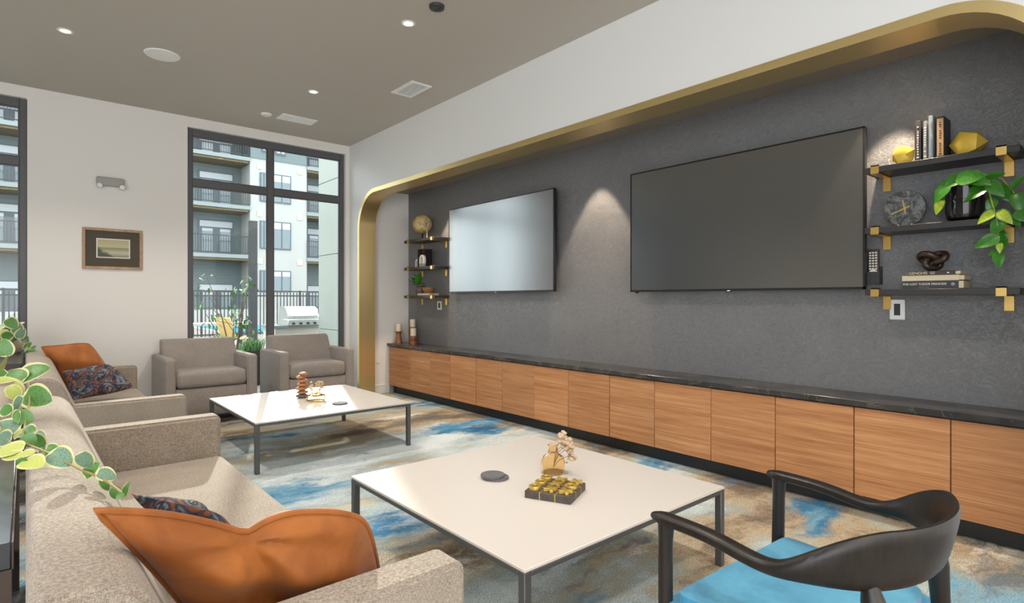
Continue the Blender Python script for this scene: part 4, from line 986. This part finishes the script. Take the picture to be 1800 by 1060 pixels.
# dining set
dt = thing('outdoor_table', 'pale outdoor dining table behind the tan chairs', 'table', (3.2,15.0,-.04))
obj('tabletop', MB().box((2.2,14.6,.68),(4.25,15.5,.73)), M['stucco'], dt, True)
for x in (2.3,4.1):
    for y in (14.65,15.4): obj('leg', MB().box((x,y,-.04),(x+.08,y+.08,.68)), M['iron'], dt, True)
def ochair(x, y, rz, lab):
    c = thing('outdoor_chair', lab, 'chair', (x,y,-.04), rz, 'tan outdoor chairs')
    obj('seat', MB().box((-.25,-.25,.42),(.25,.25,.45), .01, 1), M['tan_sling'], c)
    obj('backrest', MB().box((-.25,-.02,0),(.25,.01,.52), .01, 1, mx=Matrix.Translation((0,-.25,.44)) @ Matrix.Rotation(R(-20),4,'X').inverted()), M['tan_sling'], c)
    for sx in (-.22,.22):
        obj('leg', MB().tube([(sx,.2,.42),(sx,.24,0)], .014, 6), M['iron'], c); obj('leg', MB().tube([(sx,-.2,.42),(sx,-.28,0)], .014, 6), M['iron'], c)
ochair(2.9,14.0,R(-70),'tan sling outdoor chair, left of the two by the outdoor table'); ochair(3.75,14.1,R(-65),'tan sling outdoor chair, right of the two by the outdoor table')
tag(obj('pergola_post', MB().box((3.72,13.1,-.04),(3.87,13.25,3.02)), M['iron']), 'thick black pergola post outside the window', 'post')
# planter and young tree
pp = thing('planter', 'dark planter with tufts of grass just outside the glass', 'planter', (2.68,9.4,-.04))
obj('box', MB().box((2.5,9.25,-.04),(2.86,9.55,.50)), M['iron'], pp, True)
k = MB(); rnd = random.Random(4)
for i in range(120):
    x, y = rnd.uniform(2.52,2.84), rnd.uniform(9.27,9.53); a = rnd.uniform(0,6.28); h = rnd.uniform(.1,.22)
    k.tube([(x,y,.49),(x+.03*cos(a),y+.03*sin(a),.49+h*.7),(x+.09*cos(a),y+.09*sin(a),.49+h)], [.006,.005,.001], 4)
o = obj('grass_tuft', k, M['leaf'], pp, True); o['kind'] = 'stuff'
tr_ = thing('young_tree', 'young tree with sparse leaves just outside the window', 'tree', (2.27,8.75,-.04))
k = MB(); lf = MB(); rnd = random.Random(8)
base_p = Vector((2.27,8.75,-.04)); tips = []
for j in range(7):
    a = rnd.uniform(0,6.28); sp = rnd.uniform(.12,.5); h = rnd.uniform(1.0,1.75)
    pts = [base_p, base_p+Vector((cos(a)*sp*.15,sin(a)*sp*.15,h*.35)), base_p+Vector((cos(a)*sp*.5,sin(a)*sp*.5,h*.7)), base_p+Vector((cos(a)*sp,sin(a)*sp*.6,h))]
    k.tube(pts, [.016,.012,.008,.004], 6)
    for q in range(3):
        s = pts[1].lerp(pts[3], rnd.uniform(.1,.9)); e = s+Vector((rnd.uniform(-.3,.3),rnd.uniform(-.2,.2),rnd.uniform(.05,.3))); k.tube([s, s.lerp(e,.5)+Vector((0,0,.03)), e], [.006,.004,.002], 4); tips.append(e)
    tips.append(pts[3])
for p in tips:
    for q in range(rnd.choice((0,3,6,9))):
        m_ = Matrix.Translation(p+Vector((rnd.gauss(0,.06),rnd.gauss(0,.06),rnd.gauss(0,.05)))) @ Matrix.Rotation(rnd.uniform(0,6.28),4,'Z') @ Matrix.Rotation(rnd.uniform(-.2,1.1),4,'Y') @ Matrix.Diagonal((.085,.085,.085,1))
        l = leaf_mesh(1,.45,.2,.3,False,6,.4); me = bpy.data.meshes.new('t'); l.bm.to_mesh(me); l.bm.free(); me.transform(m_); lf.bm.from_mesh(me); bpy.data.meshes.remove(me)
obj('trunk', k, M['bark'], tr_, True); o = obj('leaves', lf, M['leaf'], tr_, True); o['kind'] = 'stuff'
